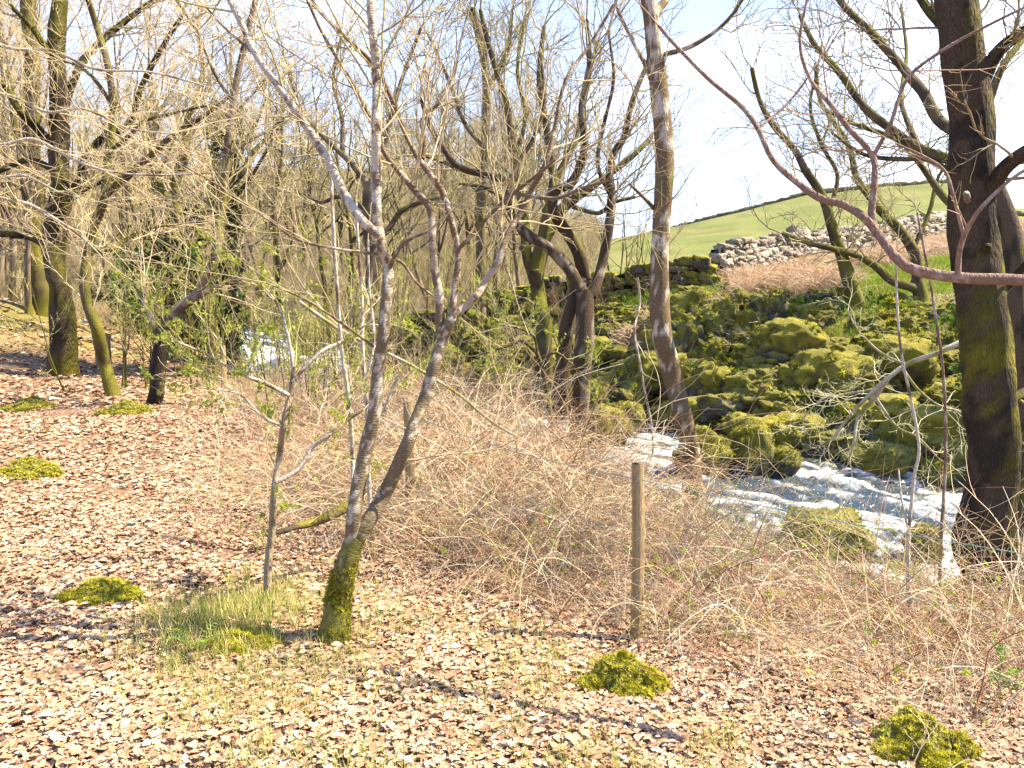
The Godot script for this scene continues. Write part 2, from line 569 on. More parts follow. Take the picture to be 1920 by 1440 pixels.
# a bare tree of the wood: built once per kind, then copied
func wild_tree(seed_: int, height: float, thick: float, crooked: float, stems: int, bark_name: String, o: Dictionary) -> Node3D:
	var rng := RandomNumberGenerator.new()
	rng.seed = seed_
	var bark: Array = barks[bark_name]
	var node := Node3D.new()
	var crown := Geo.new()
	var tips := []
	var to := {"wig": o.get("wig", 0.25), "up": o.get("up", 0.5), "kids": o.get("kids", 5), "color": o.color, "thin": o.get("thin", 0.003), "mossy": 0.5, "leafy": o.has("leaves")}
	for s in stems:
		var pts := PackedVector3Array([Vector3(rng.randfn() * 0.1 * (stems - 1), -0.25, rng.randfn() * 0.1 * (stems - 1))])
		var d := Vector3(rng.randfn() * 0.12, 1, rng.randfn() * 0.12)
		if stems > 1:
			d += Vector3(cos(TAU * s / stems), 0, sin(TAU * s / stems)) * rng.randf_range(0.1, 0.4)
		d = d.normalized()
		var p := pts[0]
		var segs := 14
		for i in segs:
			d = (d + rand_dir(rng) * crooked * 0.5 + Vector3(0, 0.12, 0)).normalized()
			p += d * height / segs * rng.randf_range(0.85, 1.15)
			pts.append(p)
		var sm := curve_points(pts, 2)
		var rad := PackedFloat32Array()
		for i in sm.size():
			var t := float(i) / (sm.size() - 1)
			rad.append(thick * (lerpf(1.0, 0.12, pow(t, 0.8)) + 0.4 * exp(-t * 22)))
		var g := Geo.new()
		limb(g, sm, rad, 8, bark, 0.0, Vector3.ZERO, 0.12)
		put("trunk", g.mesh(mats.bark), node)
		var nb: int = o.get("limbs", 9)
		for k in nb:
			var t: float = o.get("from", 0.25) + (0.97 - o.get("from", 0.25)) * (k + rng.randf()) / nb
			var i := int(t * (sm.size() - 1))
			var az := rng.randf() * TAU
			var a := rng.randf_range(0.5, 1.1)
			var dir := Vector3(cos(az) * sin(a), cos(a), sin(az) * sin(a))
			var len_ := height * rng.randf_range(0.25, 0.45) * (1.2 - 0.7 * t)
			var q := sm[i]
			var lp := PackedVector3Array([q])
			var lr := PackedFloat32Array([rad[i] * 0.8])
			for j in 9:
				dir = (dir + rand_dir(rng) * crooked + Vector3(0, 0.1, 0)).normalized()
				q += dir * len_ / 9
				lp.append(q)
				lr.append(rad[i] * 0.8 * lerpf(1, 0.15, (j + 1) / 9.0))
			var lg := Geo.new()
			limb(lg, lp, lr, 5, bark, -9.0, Vector3.ZERO, 0.08)
			put("branch", lg.mesh(mats.bark), node)
			var nt: int = o.get("twigs", 7)
			for j in nt:
				var f := (1.5 + 7.5 * (j + rng.randf()) / nt)
				var ii := mini(int(f), 8)
				var along := (lp[ii + 1] - lp[ii]).normalized()
				var side := along.cross(rand_dir(rng)).normalized()
				var aa := rng.randf_range(0.3, 0.9)
				twig(crown, lp[ii].lerp(lp[ii + 1], f - int(f)), along * cos(aa) + side * sin(aa), len_ * rng.randf_range(0.35, 0.6), clampf(lr[ii] * 0.5, 0.004, 0.03), o.get("levels", 2), to, rng, tips)
	tag(put("twigs", crown.mesh(mats.twig), node), "", "", "", "stuff")
	if o.has("leaves"):
		leaf_sprigs(node, tips, o.leaves, o.get("leaf_size", 0.05), rng, o.get("leaf_name", "young_leaves"), o.get("tone", Color(0.30, 0.38, 0.04)))
	return node


func plant(proto: Node3D, called: String, x: float, d: float, turn: float, sc: float, label: String, category: String, group: String) -> Node3D:
	var r: Node3D = proto.duplicate()
	r.name = numbered(called)
	add_child(r, true)
	r.position = Vector3(x, ground(x, d) - 0.03, -d)
	r.rotation.y = turn
	r.scale = Vector3.ONE * sc
	tag(r, label, category, group)
	return r


# ---------------------------------------------------------------- stones
func stone_mesh(seed_: int, boxy: float, detail: int, moss: float, base: Color, mat: String, bumps := 0.16) -> ArrayMesh:
	var g := Geo.new()
	var nz := FastNoiseLite.new()
	nz.seed = seed_
	nz.frequency = 0.9
	nz.fractal_octaves = 3
	var seen := {}
	for face in 6:
		var ax: Vector3 = [Vector3.RIGHT, Vector3.LEFT, Vector3.UP, Vector3.DOWN, Vector3.BACK, Vector3.FORWARD][face]
		var ux := Vector3(ax.y, ax.z, ax.x)
		var uy := ax.cross(ux)
		var ids := []
		for i in detail + 1:
			for j in detail + 1:
				var q := ax + ux * (2.0 * j / detail - 1) + uy * (2.0 * i / detail - 1)
				var key := Vector3i((q * 1000).round())
				if not seen.has(key):
					var round_ := q.normalized()
					var p := round_.lerp(q * 0.8, boxy)
					p *= 1.0 + bumps * 2.0 * nz.get_noise_3d(p.x + seed_, p.y, p.z) + bumps * 0.5 * nz.get_noise_3d(p.x * 3, p.y * 3 + seed_, p.z * 3) + bumps * 0.3 * nz.get_noise_3d(p.x * 8, p.y * 8 + seed_, p.z * 8)
					seen[key] = g.v.size()
					g.v.append(p * 0.5)
					var k := nz.get_noise_3d(p.x * 2.0, p.y * 2.0, p.z * 2.0 + 50)
					var mm := smoothstep(0.0, 0.35, moss - 0.5 + round_.y * 0.45 + k * 0.5)
					g.c.append((base * (1.0 + k * 0.7)).lerp(MOSS_DARK.lerp(MOSS * 1.15, clampf(0.45 + k + round_.y * 0.4, 0, 1)), mm))
				ids.append(seen[key])
		for i in detail:
			for j in detail:
				var k := i * (detail + 1) + j
				g.ix.append_array([ids[k], ids[k + detail + 1], ids[k + detail + 2], ids[k], ids[k + detail + 2], ids[k + 1]])
	g.smooth_normals()
	return g.mesh(mats[mat])


func dome_mesh(seed_: int, rings: int) -> ArrayMesh:   # a moss cushion, 1 across, standing on y = 0
	var g := Geo.new()
	var nz := FastNoiseLite.new()
	nz.seed = seed_
	nz.frequency = 2.2
	var around := 32
	for i in rings + 1:
		var a := PI * 0.5 * i / rings
		for j in around + 1:
			var b := TAU * (j % around) / around
			var dir := Vector3(cos(b) * sin(a), cos(a), sin(b) * sin(a))
			var k := nz.get_noise_3dv(dir)
			var k2 := nz.get_noise_3dv(dir * 4.0)
			g.v.append(Vector3(dir.x * 0.5, dir.y * 0.42 - 0.05, dir.z * 0.5) * (1.0 + 0.35 * k + 0.1 * k2))
			g.c.append(MOSS_DARK.lerp(MOSS * 1.1, clampf(0.6 + k2 + k, 0, 1)))
	g.n.resize(g.v.size())
	g.grid(around + 1, rings + 1)
	g.smooth_normals()
	return g.mesh(mats.mossy)


func moss_tuft(rng: RandomNumberGenerator) -> ArrayMesh:
	var g := Geo.new()
	for k in 7:
		var b := Basis(Vector3.UP, TAU * k / 7.0 + rng.randf()) * Basis(Vector3.RIGHT, rng.randf_range(0.1, 1.1))
		var w := 0.13
		var p := b * Vector3(0, 0.55, 0.08)
		var q := b * Vector3(0, rng.randf_range(0.8, 1.2), 0.25)
		g.tri(b * Vector3(-w, 0, 0), p + b * Vector3(-w, 0, 0), q, Color.WHITE)
		g.tri(b * Vector3(-w, 0, 0), q, b * Vector3(w, 0, 0), Color.WHITE)
	return g.mesh(mats.green_leaf)


func moss_clump(px: float, py: float, w: float, tall: float, label: String, seed_: int, grassy := false) -> void:
	var rng := RandomNumberGenerator.new()
	rng.seed = seed_
	var at := on_ground(px, py)
	var size := w / FOC * -at.z
	var sc := Vector3(size, size * tall, size * 0.85)
	var node := root_at("moss_cushion", at)
	tag(node, label, "moss", "moss cushions on the leaf litter")
	var places := []
	var cols := PackedColorArray()
	var lobes := [[Vector3.ZERO, sc * 0.82], [Vector3(0.36, -0.01, 0.1) * size, sc * Vector3(0.5, 0.55, 0.5)], [Vector3(-0.34, -0.01, 0.16) * size, sc * Vector3(0.56, 0.4, 0.45)], [Vector3(0.08, -0.01, 0.36) * size, sc * Vector3(0.6, 0.4, 0.4)]]
	var dm: ArrayMesh
	var vs: PackedVector3Array
	for k in 3600:
		var n: int = k / 900
		var lobe: Array = lobes[n]
		if k % 900 == 0:
			dm = dome_mesh(seed_ + n * 50, 14)
			put("cushion", dm, node, Transform3D(Basis().scaled(lobe[1]), lobe[0]))
			vs = dm.surface_get_arrays(0)[Mesh.ARRAY_VERTEX]
		var i := rng.randi_range(0, vs.size() - 34)
		var q := vs[i].lerp(vs[i + 33], rng.randf()).lerp(vs[i + 1], rng.randf() * 0.7)
		var up := Vector3(q.x, q.y * 1.2 + 0.1, q.z).normalized()
		var s := rng.randf_range(0.008, 0.02) * (1.4 if grassy else 1.0)
		var b := Basis(Quaternion(Vector3.UP, (up + rand_dir(rng) * 0.4).normalized())) * Basis(Vector3.UP, rng.randf() * TAU)
		places.append(Transform3D(b.scaled(Vector3.ONE * s), q * lobe[1] + lobe[0]))
		cols.append(MOSS.lerp(Color(0.68, 0.6, 0.09), rng.randf()) * rng.randf_range(0.5, 1.25))
	many("moss_shoots", mats.tuft_mesh, places, cols, node)


# ---------------------------------------------------------------- the setting
func steps(a: float, b: float, first: float, grow: float) -> PackedFloat32Array:
	var out := PackedFloat32Array()
	var x := a
	var s := first
	while x < b:
		out.append(x)
		x += s
		s *= grow
	out.append(b)
	return out


func ground_color(x: float, d: float, h: float) -> Color:
	var r := river(x, d)
	var k := noise_a.get_noise_2d(x * 5, d * 5)
	var k2 := noise_b.get_noise_2d(x * 30, d * 30)
	var litter := Color(0.32, 0.20, 0.125) * (1.0 + 0.5 * k2)
	var moss := MOSS * (0.8 + 0.5 * k)
	var soil := Color(0.07, 0.05, 0.03)
	var grass := Color(0.20, 0.235, 0.055) * (1.0 + 0.35 * k)
	if absf(r[0]) < r[2] + 0.2:
		return Color(0.06, 0.055, 0.04)
	if r[0] > 0:
		var c := litter.lerp(Color(0.17, 0.13, 0.06), smoothstep(0.0, 2.0, beyond_fence(x, d)) * 0.6)
		c = c.lerp(moss, smoothstep(0.25, 0.5, k) * 0.5)
		var mound := exp(-pow((x + 15.5) / 3.5, 2) - pow((d - 23.5) / 5.0, 2))
		c = c.lerp(Color(0.22, 0.2, 0.05), clampf(mound * 1.3, 0, 0.85))
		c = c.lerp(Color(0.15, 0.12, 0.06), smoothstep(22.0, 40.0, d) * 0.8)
		return c.lerp(soil, 1.0 - smoothstep(0.2, 1.2, r[0] - r[2]))
	var f: float = -r[0] - r[2]
	var w: float = r[4]
	var bank := soil.lerp(MOSS * 0.7, smoothstep(-0.2, 0.3, k + k2 * 0.4)).lerp(Color(0.05, 0.075, 0.02), smoothstep(0.1, 0.5, k2 - k))
	bank = bank.lerp(litter * 0.8, smoothstep(0.2, 0.4, noise_a.get_noise_2d(x * 8 + 50, d * 3)) * 0.8)
	var field := grass.lerp(Color(0.29, 0.26, 0.10), smoothstep(-0.15, 0.4, k + 0.35 * k2 + 0.5 * noise_a.get_noise_2d(x * 1.3, d * 1.3)) * 0.6)
	var under := below_wall(x, d) + 2.5 * k
	field = field.lerp(Color(0.38, 0.26, 0.15), smoothstep(0.0, 0.6, under) * (1.0 - smoothstep(1.9, 3.4, under)))
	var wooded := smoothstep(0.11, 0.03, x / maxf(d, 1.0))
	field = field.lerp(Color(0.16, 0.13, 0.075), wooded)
	return bank.lerp(field, smoothstep(w - 1.2, w + 0.6, f + k))


func make_ground() -> MeshInstance3D:
	var xs := PackedFloat32Array()
	for q in steps(0, 260, 0.2, 1.028):
		xs.append(q)
		if q > 0: xs.append(-q)
	xs.sort()
	var ds := PackedFloat32Array()
	for q in steps(0, 30, 0.4, 1.2):
		if q > 0: ds.append(-q)
	ds.append_array(steps(0.0, 26.0, 0.16, 1.004))
	ds.append_array(steps(26.4, 420.0, 0.5, 1.05))
	ds.sort()
	var g := Geo.new()
	for d in ds:
		for x in xs:
			var h := ground(x, d)
			g.v.append(Vector3(x, h, -d))
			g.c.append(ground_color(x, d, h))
	g.grid(xs.size(), ds.size())
	g.smooth_normals()
	var o := put("ground", g.mesh(mats.ground))
	tag(o, "woodland floor and banks sloping down to the stream", "", "", "structure")
	return o


func make_mountains() -> void:
	for n in 3:
		var g := Geo.new()
		var dist: float = [2600.0, 1500.0, 900.0][n]
		var cols := 120
		for i in 9:
			for j in cols:
				var x := lerpf(-0.9, 0.9, j / (cols - 1.0)) * dist
				var px := 960 + x / dist * FOC
				var top := 0.0
				var k := noise_a.get_noise_2d(x * 60.0 / dist, n * 40.0)
				var k2 := noise_c.get_noise_2d(x * 160.0 / dist, i * 5.0 + n * 30.0)
				if n == 0:
					top = dist * (0.085 + 0.022 * exp(-pow((px - 1400) / 70.0, 2)) + 0.01 * k + 0.005 * k2)
				elif n == 1:
					top = dist * (0.052 + 0.025 * smoothstep(1260.0, 900.0, px) + 0.01 * k + 0.003 * k2)
				else:
					top = dist * (0.0 + 0.10 * smoothstep(900.0, 300.0, px) + 0.012 * k)
				var t := i / 8.0
				var h := top * sin(t * PI * 0.5) if i < 8 else -20.0
				g.v.append(Vector3(x, h - 4.0, -dist * (1.0 + 0.25 * t)))
				var c: Color = [Color(0.15, 0.165, 0.19), Color(0.17, 0.135, 0.10), Color(0.17, 0.135, 0.09)][n]
				if n == 0:
					c = c.lerp(Color(0.3, 0.31, 0.33), smoothstep(-0.1, 0.3, k2 + (t - 0.75)))
				g.c.append(c * (1.0 + 0.35 * k2))
		g.grid(cols, 9)
		g.smooth_normals()
		tag(put(["mountain", "hill", "hill"][n], g.mesh(mats.mountain)), ["far grey mountain streaked with snow on the skyline", "brown hill behind the trees beyond the field", "wooded slope rising behind the wood"][n], "", "", "structure")


func make_water() -> void:
	var line := []
	var m := stream.size()
	for i in range(1, m - 2):
		for k in 60:
			var t := k / 60.0
			var q := []
			for j in 4:
				q.append(cubic_interpolate(stream[i][j], stream[i + 1][j], stream[i - 1][j], stream[mini(i + 2, m - 1)][j], t) if j != 2 else lerpf(stream[i][2], stream[i + 1][2], t))
			line.append(q)
	var g := Geo.new()
	var across := 64
	var run := 0.0
	for i in line.size():
		var q: Array = line[i]
		var nx: Array = line[mini(i + 1, line.size() - 1)]
		var pv: Array = line[maxi(i - 1, 0)]
		var dir := Vector2(nx[0] - pv[0], nx[1] - pv[1])
		var drop: float = (pv[2] - nx[2]) / maxf(dir.length(), 0.01)
		dir = dir.normalized()
		if i > 0:
			run += Vector2(q[0] - pv[0], q[1] - pv[1]).length()
		var side := Vector2(-dir.y, dir.x)
		var half: float = q[3] + 0.7
		for j in across:
			var s := lerpf(-1, 1, j / (across - 1.0))
			var x: float = q[0] + side.x * s * half
			var d: float = q[1] + side.y * s * half
			var bend := 2.2 * noise_a.get_noise_2d(x * 9, d * 9)
			var streak := noise_c.get_noise_2d(run * 5 + bend * 3, s * half * 26 + bend * 9)
			var fine := noise_c.get_noise_2d(x * 90, d * 90)
			var big := noise_a.get_noise_2d(x * 22, d * 22)
			var rough := clampf(drop * 3.2 + 0.1, 0, 1)
			var strong := -0.02 + maxf(drop - 0.1, 0) * 5.0 + 0.30 * exp(-pow((s - 0.15 * sin(run * 0.5)) / 0.55, 2)) - 0.5 * smoothstep(0.62, 0.95, absf(s))
			var calm := smoothstep(1.2, -0.2, q[0]) * smoothstep(24.0, 21.0, q[1])
			var thread := noise_b.get_noise_2d(run * 9 + bend * 5, s * half * 70 + bend * 20)
			var foam := smoothstep(0.0, 0.55, strong - calm * 0.35 + streak * 0.9 + thread * 0.5 + big * 0.25 - 0.13)
			foam *= 0.75 + 0.5 * thread
			var h: float = q[2] + rough * (0.17 * big + 0.09 * streak + 0.03 * thread) + (0.045 * fine + 0.05 * noise_b.get_noise_2d(x * 45, d * 45)) * (1.0 - smoothstep(0.7, 1.0, absf(s)) * 0.6) + 0.03 * streak
			g.v.append(Vector3(x, h, -d))
			var dark := Color(0.03, 0.045, 0.06).lerp(Color(0.06, 0.05, 0.025), smoothstep(0.4, 0.9, absf(s)))
			g.c.append(dark.lerp(Color(0.72, 0.75, 0.78), clampf(foam, 0, 1)))
	g.grid(across, line.size(), true)
	g.smooth_normals()
	if g.n[g.n.size() / 2].y < 0:
		for i in range(0, g.ix.size(), 3):
			var a := g.ix[i]
			g.ix[i] = g.ix[i + 1]
			g.ix[i + 1] = a
		g.smooth_normals()
	tag(put("water", g.mesh(mats.water)), "fast shallow stream with white foaming water between mossy boulders", "", "", "structure")


func fallen_leaves(floor_: Node3D) -> void:
	var rng := RandomNumberGenerator.new()
	rng.seed = 5
	var shapes := []
	for i in 4:
		shapes.append(leaf_mesh(i, rng))
	var places := [[], [], [], []]
	var cols := [PackedColorArray(), PackedColorArray(), PackedColorArray(), PackedColorArray()]
	var near := []
	var tones := [Color(0.40, 0.265, 0.17), Color(0.355, 0.215, 0.13), Color(0.46, 0.33, 0.225), Color(0.31, 0.185, 0.11), Color(0.51, 0.395, 0.285)]
	var shells := [[1.6, 4.0, 62000, 0.037], [4.0, 7.0, 68000, 0.043], [7.0, 12.0, 52000, 0.06], [12.0, 22.0, 26000, 0.11], [22.0, 34.0, 16000, 0.17]]
	for sh in shells:
		for i in sh[2]:
			var d := sqrt(lerpf(sh[0] * sh[0], sh[1] * sh[1], rng.randf()))
			var x := rng.randf_range(-0.8, 0.72) * d
			var into := beyond_fence(x, d)
			if into > 0.5 and rng.randf() < smoothstep(0.5, 3.5, into) * 0.9:
				continue
			var r := river(x, d)
			if r[0] < r[2] + 0.3:
				continue
			if noise_a.get_noise_2d(x * 10 + 7, d * 10) > rng.randf_range(0.3, 0.6) :
				continue
			var s: float = sh[3] * (0.45 + 1.15 * pow(rng.randf(), 1.6))
			var up := (Vector3.UP + rand_dir(rng) * 0.34).normalized()
			var b := Basis(Quaternion(Vector3.UP, up)) * Basis(Vector3.UP, rng.randf() * TAU)
			if rng.randf() < 0.5:
				b = b * Basis(Vector3.BACK, PI)
			var y := ground(x, d)
			var tr := Transform3D(b.scaled(Vector3.ONE * s), Vector3(x, y + rng.randf_range(0.0, 0.025), -d))
			var kind := rng.randi_range(0, 3)
			var c: Color = tones[rng.randi_range(0, 4)] * rng.randf_range(0.7, 1.2)
			if d < 2.95 and y > -0.3 and near.size() < 280 and rng.randf() < 0.35:
				near.append([kind, tr, rng.randi_range(0, 4)])
				continue
			places[kind].append(tr)
			cols[kind].append(c)
	for k in 4:
		tag(many("leaf_litter", shapes[k], places[k], cols[k]), "dry brown fallen oak and beech leaves covering the woodland floor", "fallen leaves")
	var tinted := []
	for k in 4:
		for t in 5:
			var m: ArrayMesh = shapes[k].duplicate()
			var mat: StandardMaterial3D = mats.dry_leaf.duplicate()
			mat.albedo_color = (tones[t] as Color).linear_to_srgb()
			m.surface_set_material(0, mat)
			tinted.append(m)
	for e in near:
		put("fallen_leaf", tinted[e[0] * 5 + e[2]], floor_, e[1])


func stem_mesh(rng: RandomNumberGenerator, length: float, arch: float, thick: float, side_twigs: int) -> ArrayMesh:
	var g := Geo.new()
	var p := Vector3.ZERO
	var az := rng.randf() * TAU
	var d := Vector3(cos(az) * 0.45, 1, sin(az) * 0.45).normalized()
	var out := Vector3(cos(az), 0, sin(az))
	var pts := PackedVector3Array([p])
	var rad := PackedFloat32Array([thick])
	var segs := 11
	for i in segs:
		var t := (i + 1.0) / segs
		d = (d + out * arch * 0.16 - Vector3.UP * arch * 0.22 * t * 2.0 + rand_dir(rng) * 0.1).normalized()
		p += d * length / segs
		pts.append(p)
		rad.append(thick * lerpf(1, 0.35, t))
	g.tube(pts, rad, 3, Color.WHITE)
	for k in side_twigs:
		var i := rng.randi_range(2, segs - 1)
		var q := pts[i]
		var dd := ((pts[i] - pts[i - 1]).normalized() + rand_dir(rng) * 1.2).normalized()
		var tp := PackedVector3Array([q])
		var tr := PackedFloat32Array([thick * 0.5])
		for j in 4:
			dd = (dd + rand_dir(rng) * 0.25).normalized()
			q += dd * length * 0.07
			tp.append(q)
			tr.append(thick * 0.35)
		g.tube(tp, tr, 3, Color.WHITE)
	return g.mesh(mats.stem)


func undergrowth() -> void:
	var rng := RandomNumberGenerator.new()
	rng.seed = 11
	var tangle := []
	var grassy := []
	for i in 7:
		tangle.append(stem_mesh(rng, rng.randf_range(0.9, 1.7), rng.randf_range(0.15, 1.4), rng.randf_range(0.0026, 0.0045), 4))
	for i in 4:
		grassy.append(stem_mesh(rng, rng.randf_range(0.35, 0.6), rng.randf_range(0.8, 1.8), 0.0016, 1))
	var tp := []
	var tc := []
	for i in 11:
		tp.append([])
		tc.append(PackedColorArray())
	var leaf_at := []
	var leaf_col := PackedColorArray()
	var straw := [Color(0.53, 0.43, 0.28), Color(0.42, 0.29, 0.175), Color(0.32, 0.19, 0.11), Color(0.62, 0.53, 0.38), Color(0.26, 0.155, 0.09)]
	for i in 46000:
		var d := sqrt(lerpf(2.6 * 2.6, 17.0 * 17.0, rng.randf())) if i % 2 else sqrt(lerpf(2.6 * 2.6, 8.0 * 8.0, rng.randf()))
		var x := rng.randf_range(-0.5, 0.75) * d
		var r := river(x, d)
		if r[0] < r[2] + 0.15:
			continue
		var into := beyond_fence(x, d) + 0.8 * noise_a.get_noise_2d(x * 14, d * 14)
		var dense := smoothstep(-0.5, 1.2, into)
		if rng.randf() > dense * (0.65 + 0.6 * noise_a.get_noise_2d(x * 20 + 31, d * 20)):
			continue
		var k := rng.randi_range(0, 6) if rng.randf() < 0.55 else rng.randi_range(7, 10)
		var sc := rng.randf_range(0.5, 1.05) * lerpf(0.75, 1.0, smoothstep(0.0, 2.0, into))
		if d > 6.5: sc *= 1.0 + 0.35 * exp(-pow((x - 0.3) / 2.2, 2))
		if d < 5.0: sc *= 0.85
		if x > 0.9 and d > 5.0: sc *= lerpf(1.0, lerpf(0.2, 1.0, smoothstep(2.2, 7.0, r[0] - r[2])), smoothstep(0.9, 1.5, x))
		var b := Basis(Vector3.UP, rng.randf() * TAU) * Basis(Vector3.RIGHT, rng.randfn() * 0.35)
		var at := Vector3(x, ground(x, d) - 0.02, -d)
		tp[k].append(Transform3D(b.scaled(Vector3(sc, sc * rng.randf_range(0.5, 1.2), sc)), at))
		tc[k].append(straw[rng.randi_range(0, 4)] * rng.randf_range(0.7, 1.15))
		if rng.randf() < 0.2:
			var s := rng.randf_range(0.012, 0.028)
			leaf_at.append(Transform3D(Basis(rand_dir(rng), rng.randf() * TAU).scaled(Vector3.ONE * s), at + Vector3(rng.randfn() * 0.15, rng.randf_range(0.1, 0.55), rng.randfn() * 0.15)))
			leaf_col.append(Color(0.28, 0.33, 0.06) * rng.randf_range(0.6, 1.1))
	for i in 11:
		var mm := many("bramble_tangle" if i < 7 else "dead_grass", (tangle + grassy)[i], tp[i], tc[i])
		tag(mm, "dry tangled bramble stems on the bank between fence and stream" if i < 7 else "dead straw coloured grass stalks among the brambles", "brambles" if i < 7 else "dead grass")
	tag(many("bramble_leaves", mats.sprig_mesh, leaf_at, leaf_col), "small fresh green leaves opening among the dry brambles", "leaves")

	# longer canes that stand out of the tangle
	var canes := []
	for i in 5:
		canes.append(stem_mesh(rng, rng.randf_range(1.2, 2.0), rng.randf_range(0.1, 0.9), 0.0052, 5))
	var cp := [[], [], [], [], []]
	var cc := [PackedColorArray(), PackedColorArray(), PackedColorArray(), PackedColorArray(), PackedColorArray()]
	for i in 1500:
		var d := rng.randf_range(3.0, 12.0)
		var x := rng.randf_range(-0.35, 0.7) * d
		var r := river(x, d)
		var into := beyond_fence(x, d)
		if r[0] < r[2] + (3.2 if x > 1.0 else 1.2) or into < 0.15 or rng.randf() > 0.5: continue
		var sc := rng.randf_range(0.45, 1.0) * (0.6 if x > 1.0 and d > 7.0 else 1.0)
		var k := rng.randi_range(0, 4)
		var bs := Basis(Vector3.UP, rng.randf() * TAU) * Basis(Vector3.RIGHT, rng.randfn() * 0.3)
		cp[k].append(Transform3D(bs.scaled(Vector3(sc, sc * 0.8, sc)), Vector3(x, ground(x, d) - 0.03, -d)))
		cc[k].append([Color(0.62, 0.54, 0.42), Color(0.23, 0.11, 0.07), Color(0.25, 0.22, 0.08), Color(0.5, 0.38, 0.26)][rng.randi_range(0, 3)] * rng.randf_range(0.8, 1.15))
	for k in 5:
		tag(many("bramble_canes", canes[k], cp[k], cc[k]), "long arching bramble canes standing out of the dry tangle", "brambles")
	# sticks dropped on the leaf litter
	var sp := []
	var sc2 := PackedColorArray()
	for i in 700:
		var d := sqrt(lerpf(4.0, 144.0, rng.randf()))
		var x := rng.randf_range(-0.65, 0.4) * d
		if beyond_fence(x, d) > 0.6: continue
		var s := rng.randf_range(0.15, 0.6)
		sp.append(Transform3D((Basis(Vector3.UP, rng.randf() * TAU) * Basis(Vector3.RIGHT, PI * 0.5 + rng.randfn() * 0.06)).scaled(Vector3.ONE * s), Vector3(x, ground(x, d) + 0.025, -d)))
		sc2.append(Color(0.4, 0.3, 0.22) * rng.randf_range(0.5, 1.3))
	tag(many("fallen_sticks", grassy[2], sp, sc2), "thin dead sticks lying on the leaf litter", "sticks")

	# grass: short blades on the bank top, in the near turf and through the litter
	var blade := Geo.new()
	for k in 5:
		var b := Basis(Vector3.UP, TAU * k / 5.0 + rng.randf())
		var lean := rng.randf_range(0.2, 0.6)
		blade.tri(b * Vector3(-0.05, 0, 0), b * Vector3(0.02, 0.6, lean * 0.4), b * Vector3(0.05, 0, 0), Color.WHITE)
		blade.tri(b * Vector3(-0.02, 0.55, lean * 0.36), b * Vector3(0, 1, lean), b * Vector3(0.03, 0.55, lean * 0.36), Color.WHITE)
	var bm := blade.mesh(mats.green_leaf)
	var gp := []
	var gc := PackedColorArray()
	for i in 3300:   # near turf by the hawthorn and the birch
		var which := i % 4 if i < 2600 else 0
		var cx: float = [-1.5, -0.75, -0.3, -1.0][which]
		var cd: float = [4.2, 3.35, 2.9, 4.6][which]
		var sx: float = [0.23, 0.5, 0.6, 0.35][which]
		var x := cx + rng.randfn() * sx
		var d := cd + rng.randfn() * 0.32
		if d < 2.0 or noise_a.get_noise_2d(x * 25, d * 25) < -0.05 and which != 0:
			continue
		var s := rng.randf_range(0.04, 0.12) * (1.15 if which == 0 else 0.8)
		gp.append(Transform3D((Basis(Vector3.UP, rng.randf() * TAU) * Basis(Vector3.RIGHT, rng.randf() * 0.9)).scaled(Vector3(s * 0.6, s, s * 0.9)), Vector3(x, ground(x, d) - 0.01, -d)))
		gc.append((Color(0.21, 0.27, 0.06) if rng.randf() < 0.35 else Color(0.55, 0.46, 0.24)) * rng.randf_range(0.6, 1.2))
	tag(many("turf", bm, gp, gc), "short green and straw grass growing through the leaf litter", "grass")
	gp = []
	gc = PackedColorArray()
	for i in 3200:   # single blades between the leaves in front
		var d := rng.randf_range(2.5, 4.4)
		var x := rng.randf_range(-0.45, 0.3) * d
		if noise_a.get_noise_2d(x * 16 + 9, d * 16) < 0.0: continue
		var s := rng.randf_range(0.03, 0.09)
		gp.append(Transform3D((Basis(Vector3.UP, rng.randf() * TAU) * Basis(Vector3.RIGHT, rng.randf() * 1.1)).scaled(Vector3(s * 0.5, s, s)), Vector3(x, ground(x, d) + 0.01, -d)))
		gc.append(Color(0.24, 0.29, 0.07).lerp(Color(0.6, 0.52, 0.3), rng.randf()) * rng.randf_range(0.7, 1.1))
	tag(many("sparse_grass", bm, gp, gc), "scattered thin grass blades poking through fallen leaves in front", "grass")
	gp = []
	gc = PackedColorArray()
	var bp := []
	var bc := PackedColorArray()
	for i in 110000:   # far bank top and the rough ground under the wall
		var d := rng.randf_range(15.0, 40.0)
		var x := rng.randf_range(0.08, 0.75) * d
		var r := river(x, d)
		var f: float = -r[0] - r[2] - r[4]
		if f < -2.0 or f > 22:
			continue
		var k := noise_a.get_noise_2d(x * 6, d * 6)
		var under := below_wall(x, d) + 2.5 * k
		var rust := smoothstep(-0.2, 0.6, under) * (1.0 - smoothstep(1.9, 3.4, under))
		if rng.randf() < rust:
			if bp.size() < 7000:
				bp.append(Transform3D((Basis(Vector3.UP, rng.randf() * TAU) * Basis(Vector3.RIGHT, rng.randf_range(0.3, 1.3))).scaled(Vector3.ONE * rng.randf_range(0.5, 1.1)), Vector3(x, ground(x, d), -d)))
				bc.append(Color(0.42, 0.25, 0.14).lerp(Color(0.62, 0.5, 0.36), rng.randf()) * rng.randf_range(0.7, 1.1))
		else:
			var s := rng.randf_range(0.08, 0.2)
			gp.append(Transform3D(Basis(Vector3.UP, rng.randf() * TAU).scaled(Vector3(s, s, s)), Vector3(x, ground(x, d) - 0.01, -d)))
			gc.append(Color(0.15, 0.22, 0.035).lerp(Color(0.26, 0.28, 0.06), rng.randf()) * rng.randf_range(0.7, 1.2))
	tag(many("bank_grass", bm, gp, gc), "green grass on top of the far bank below the stone wall", "grass")
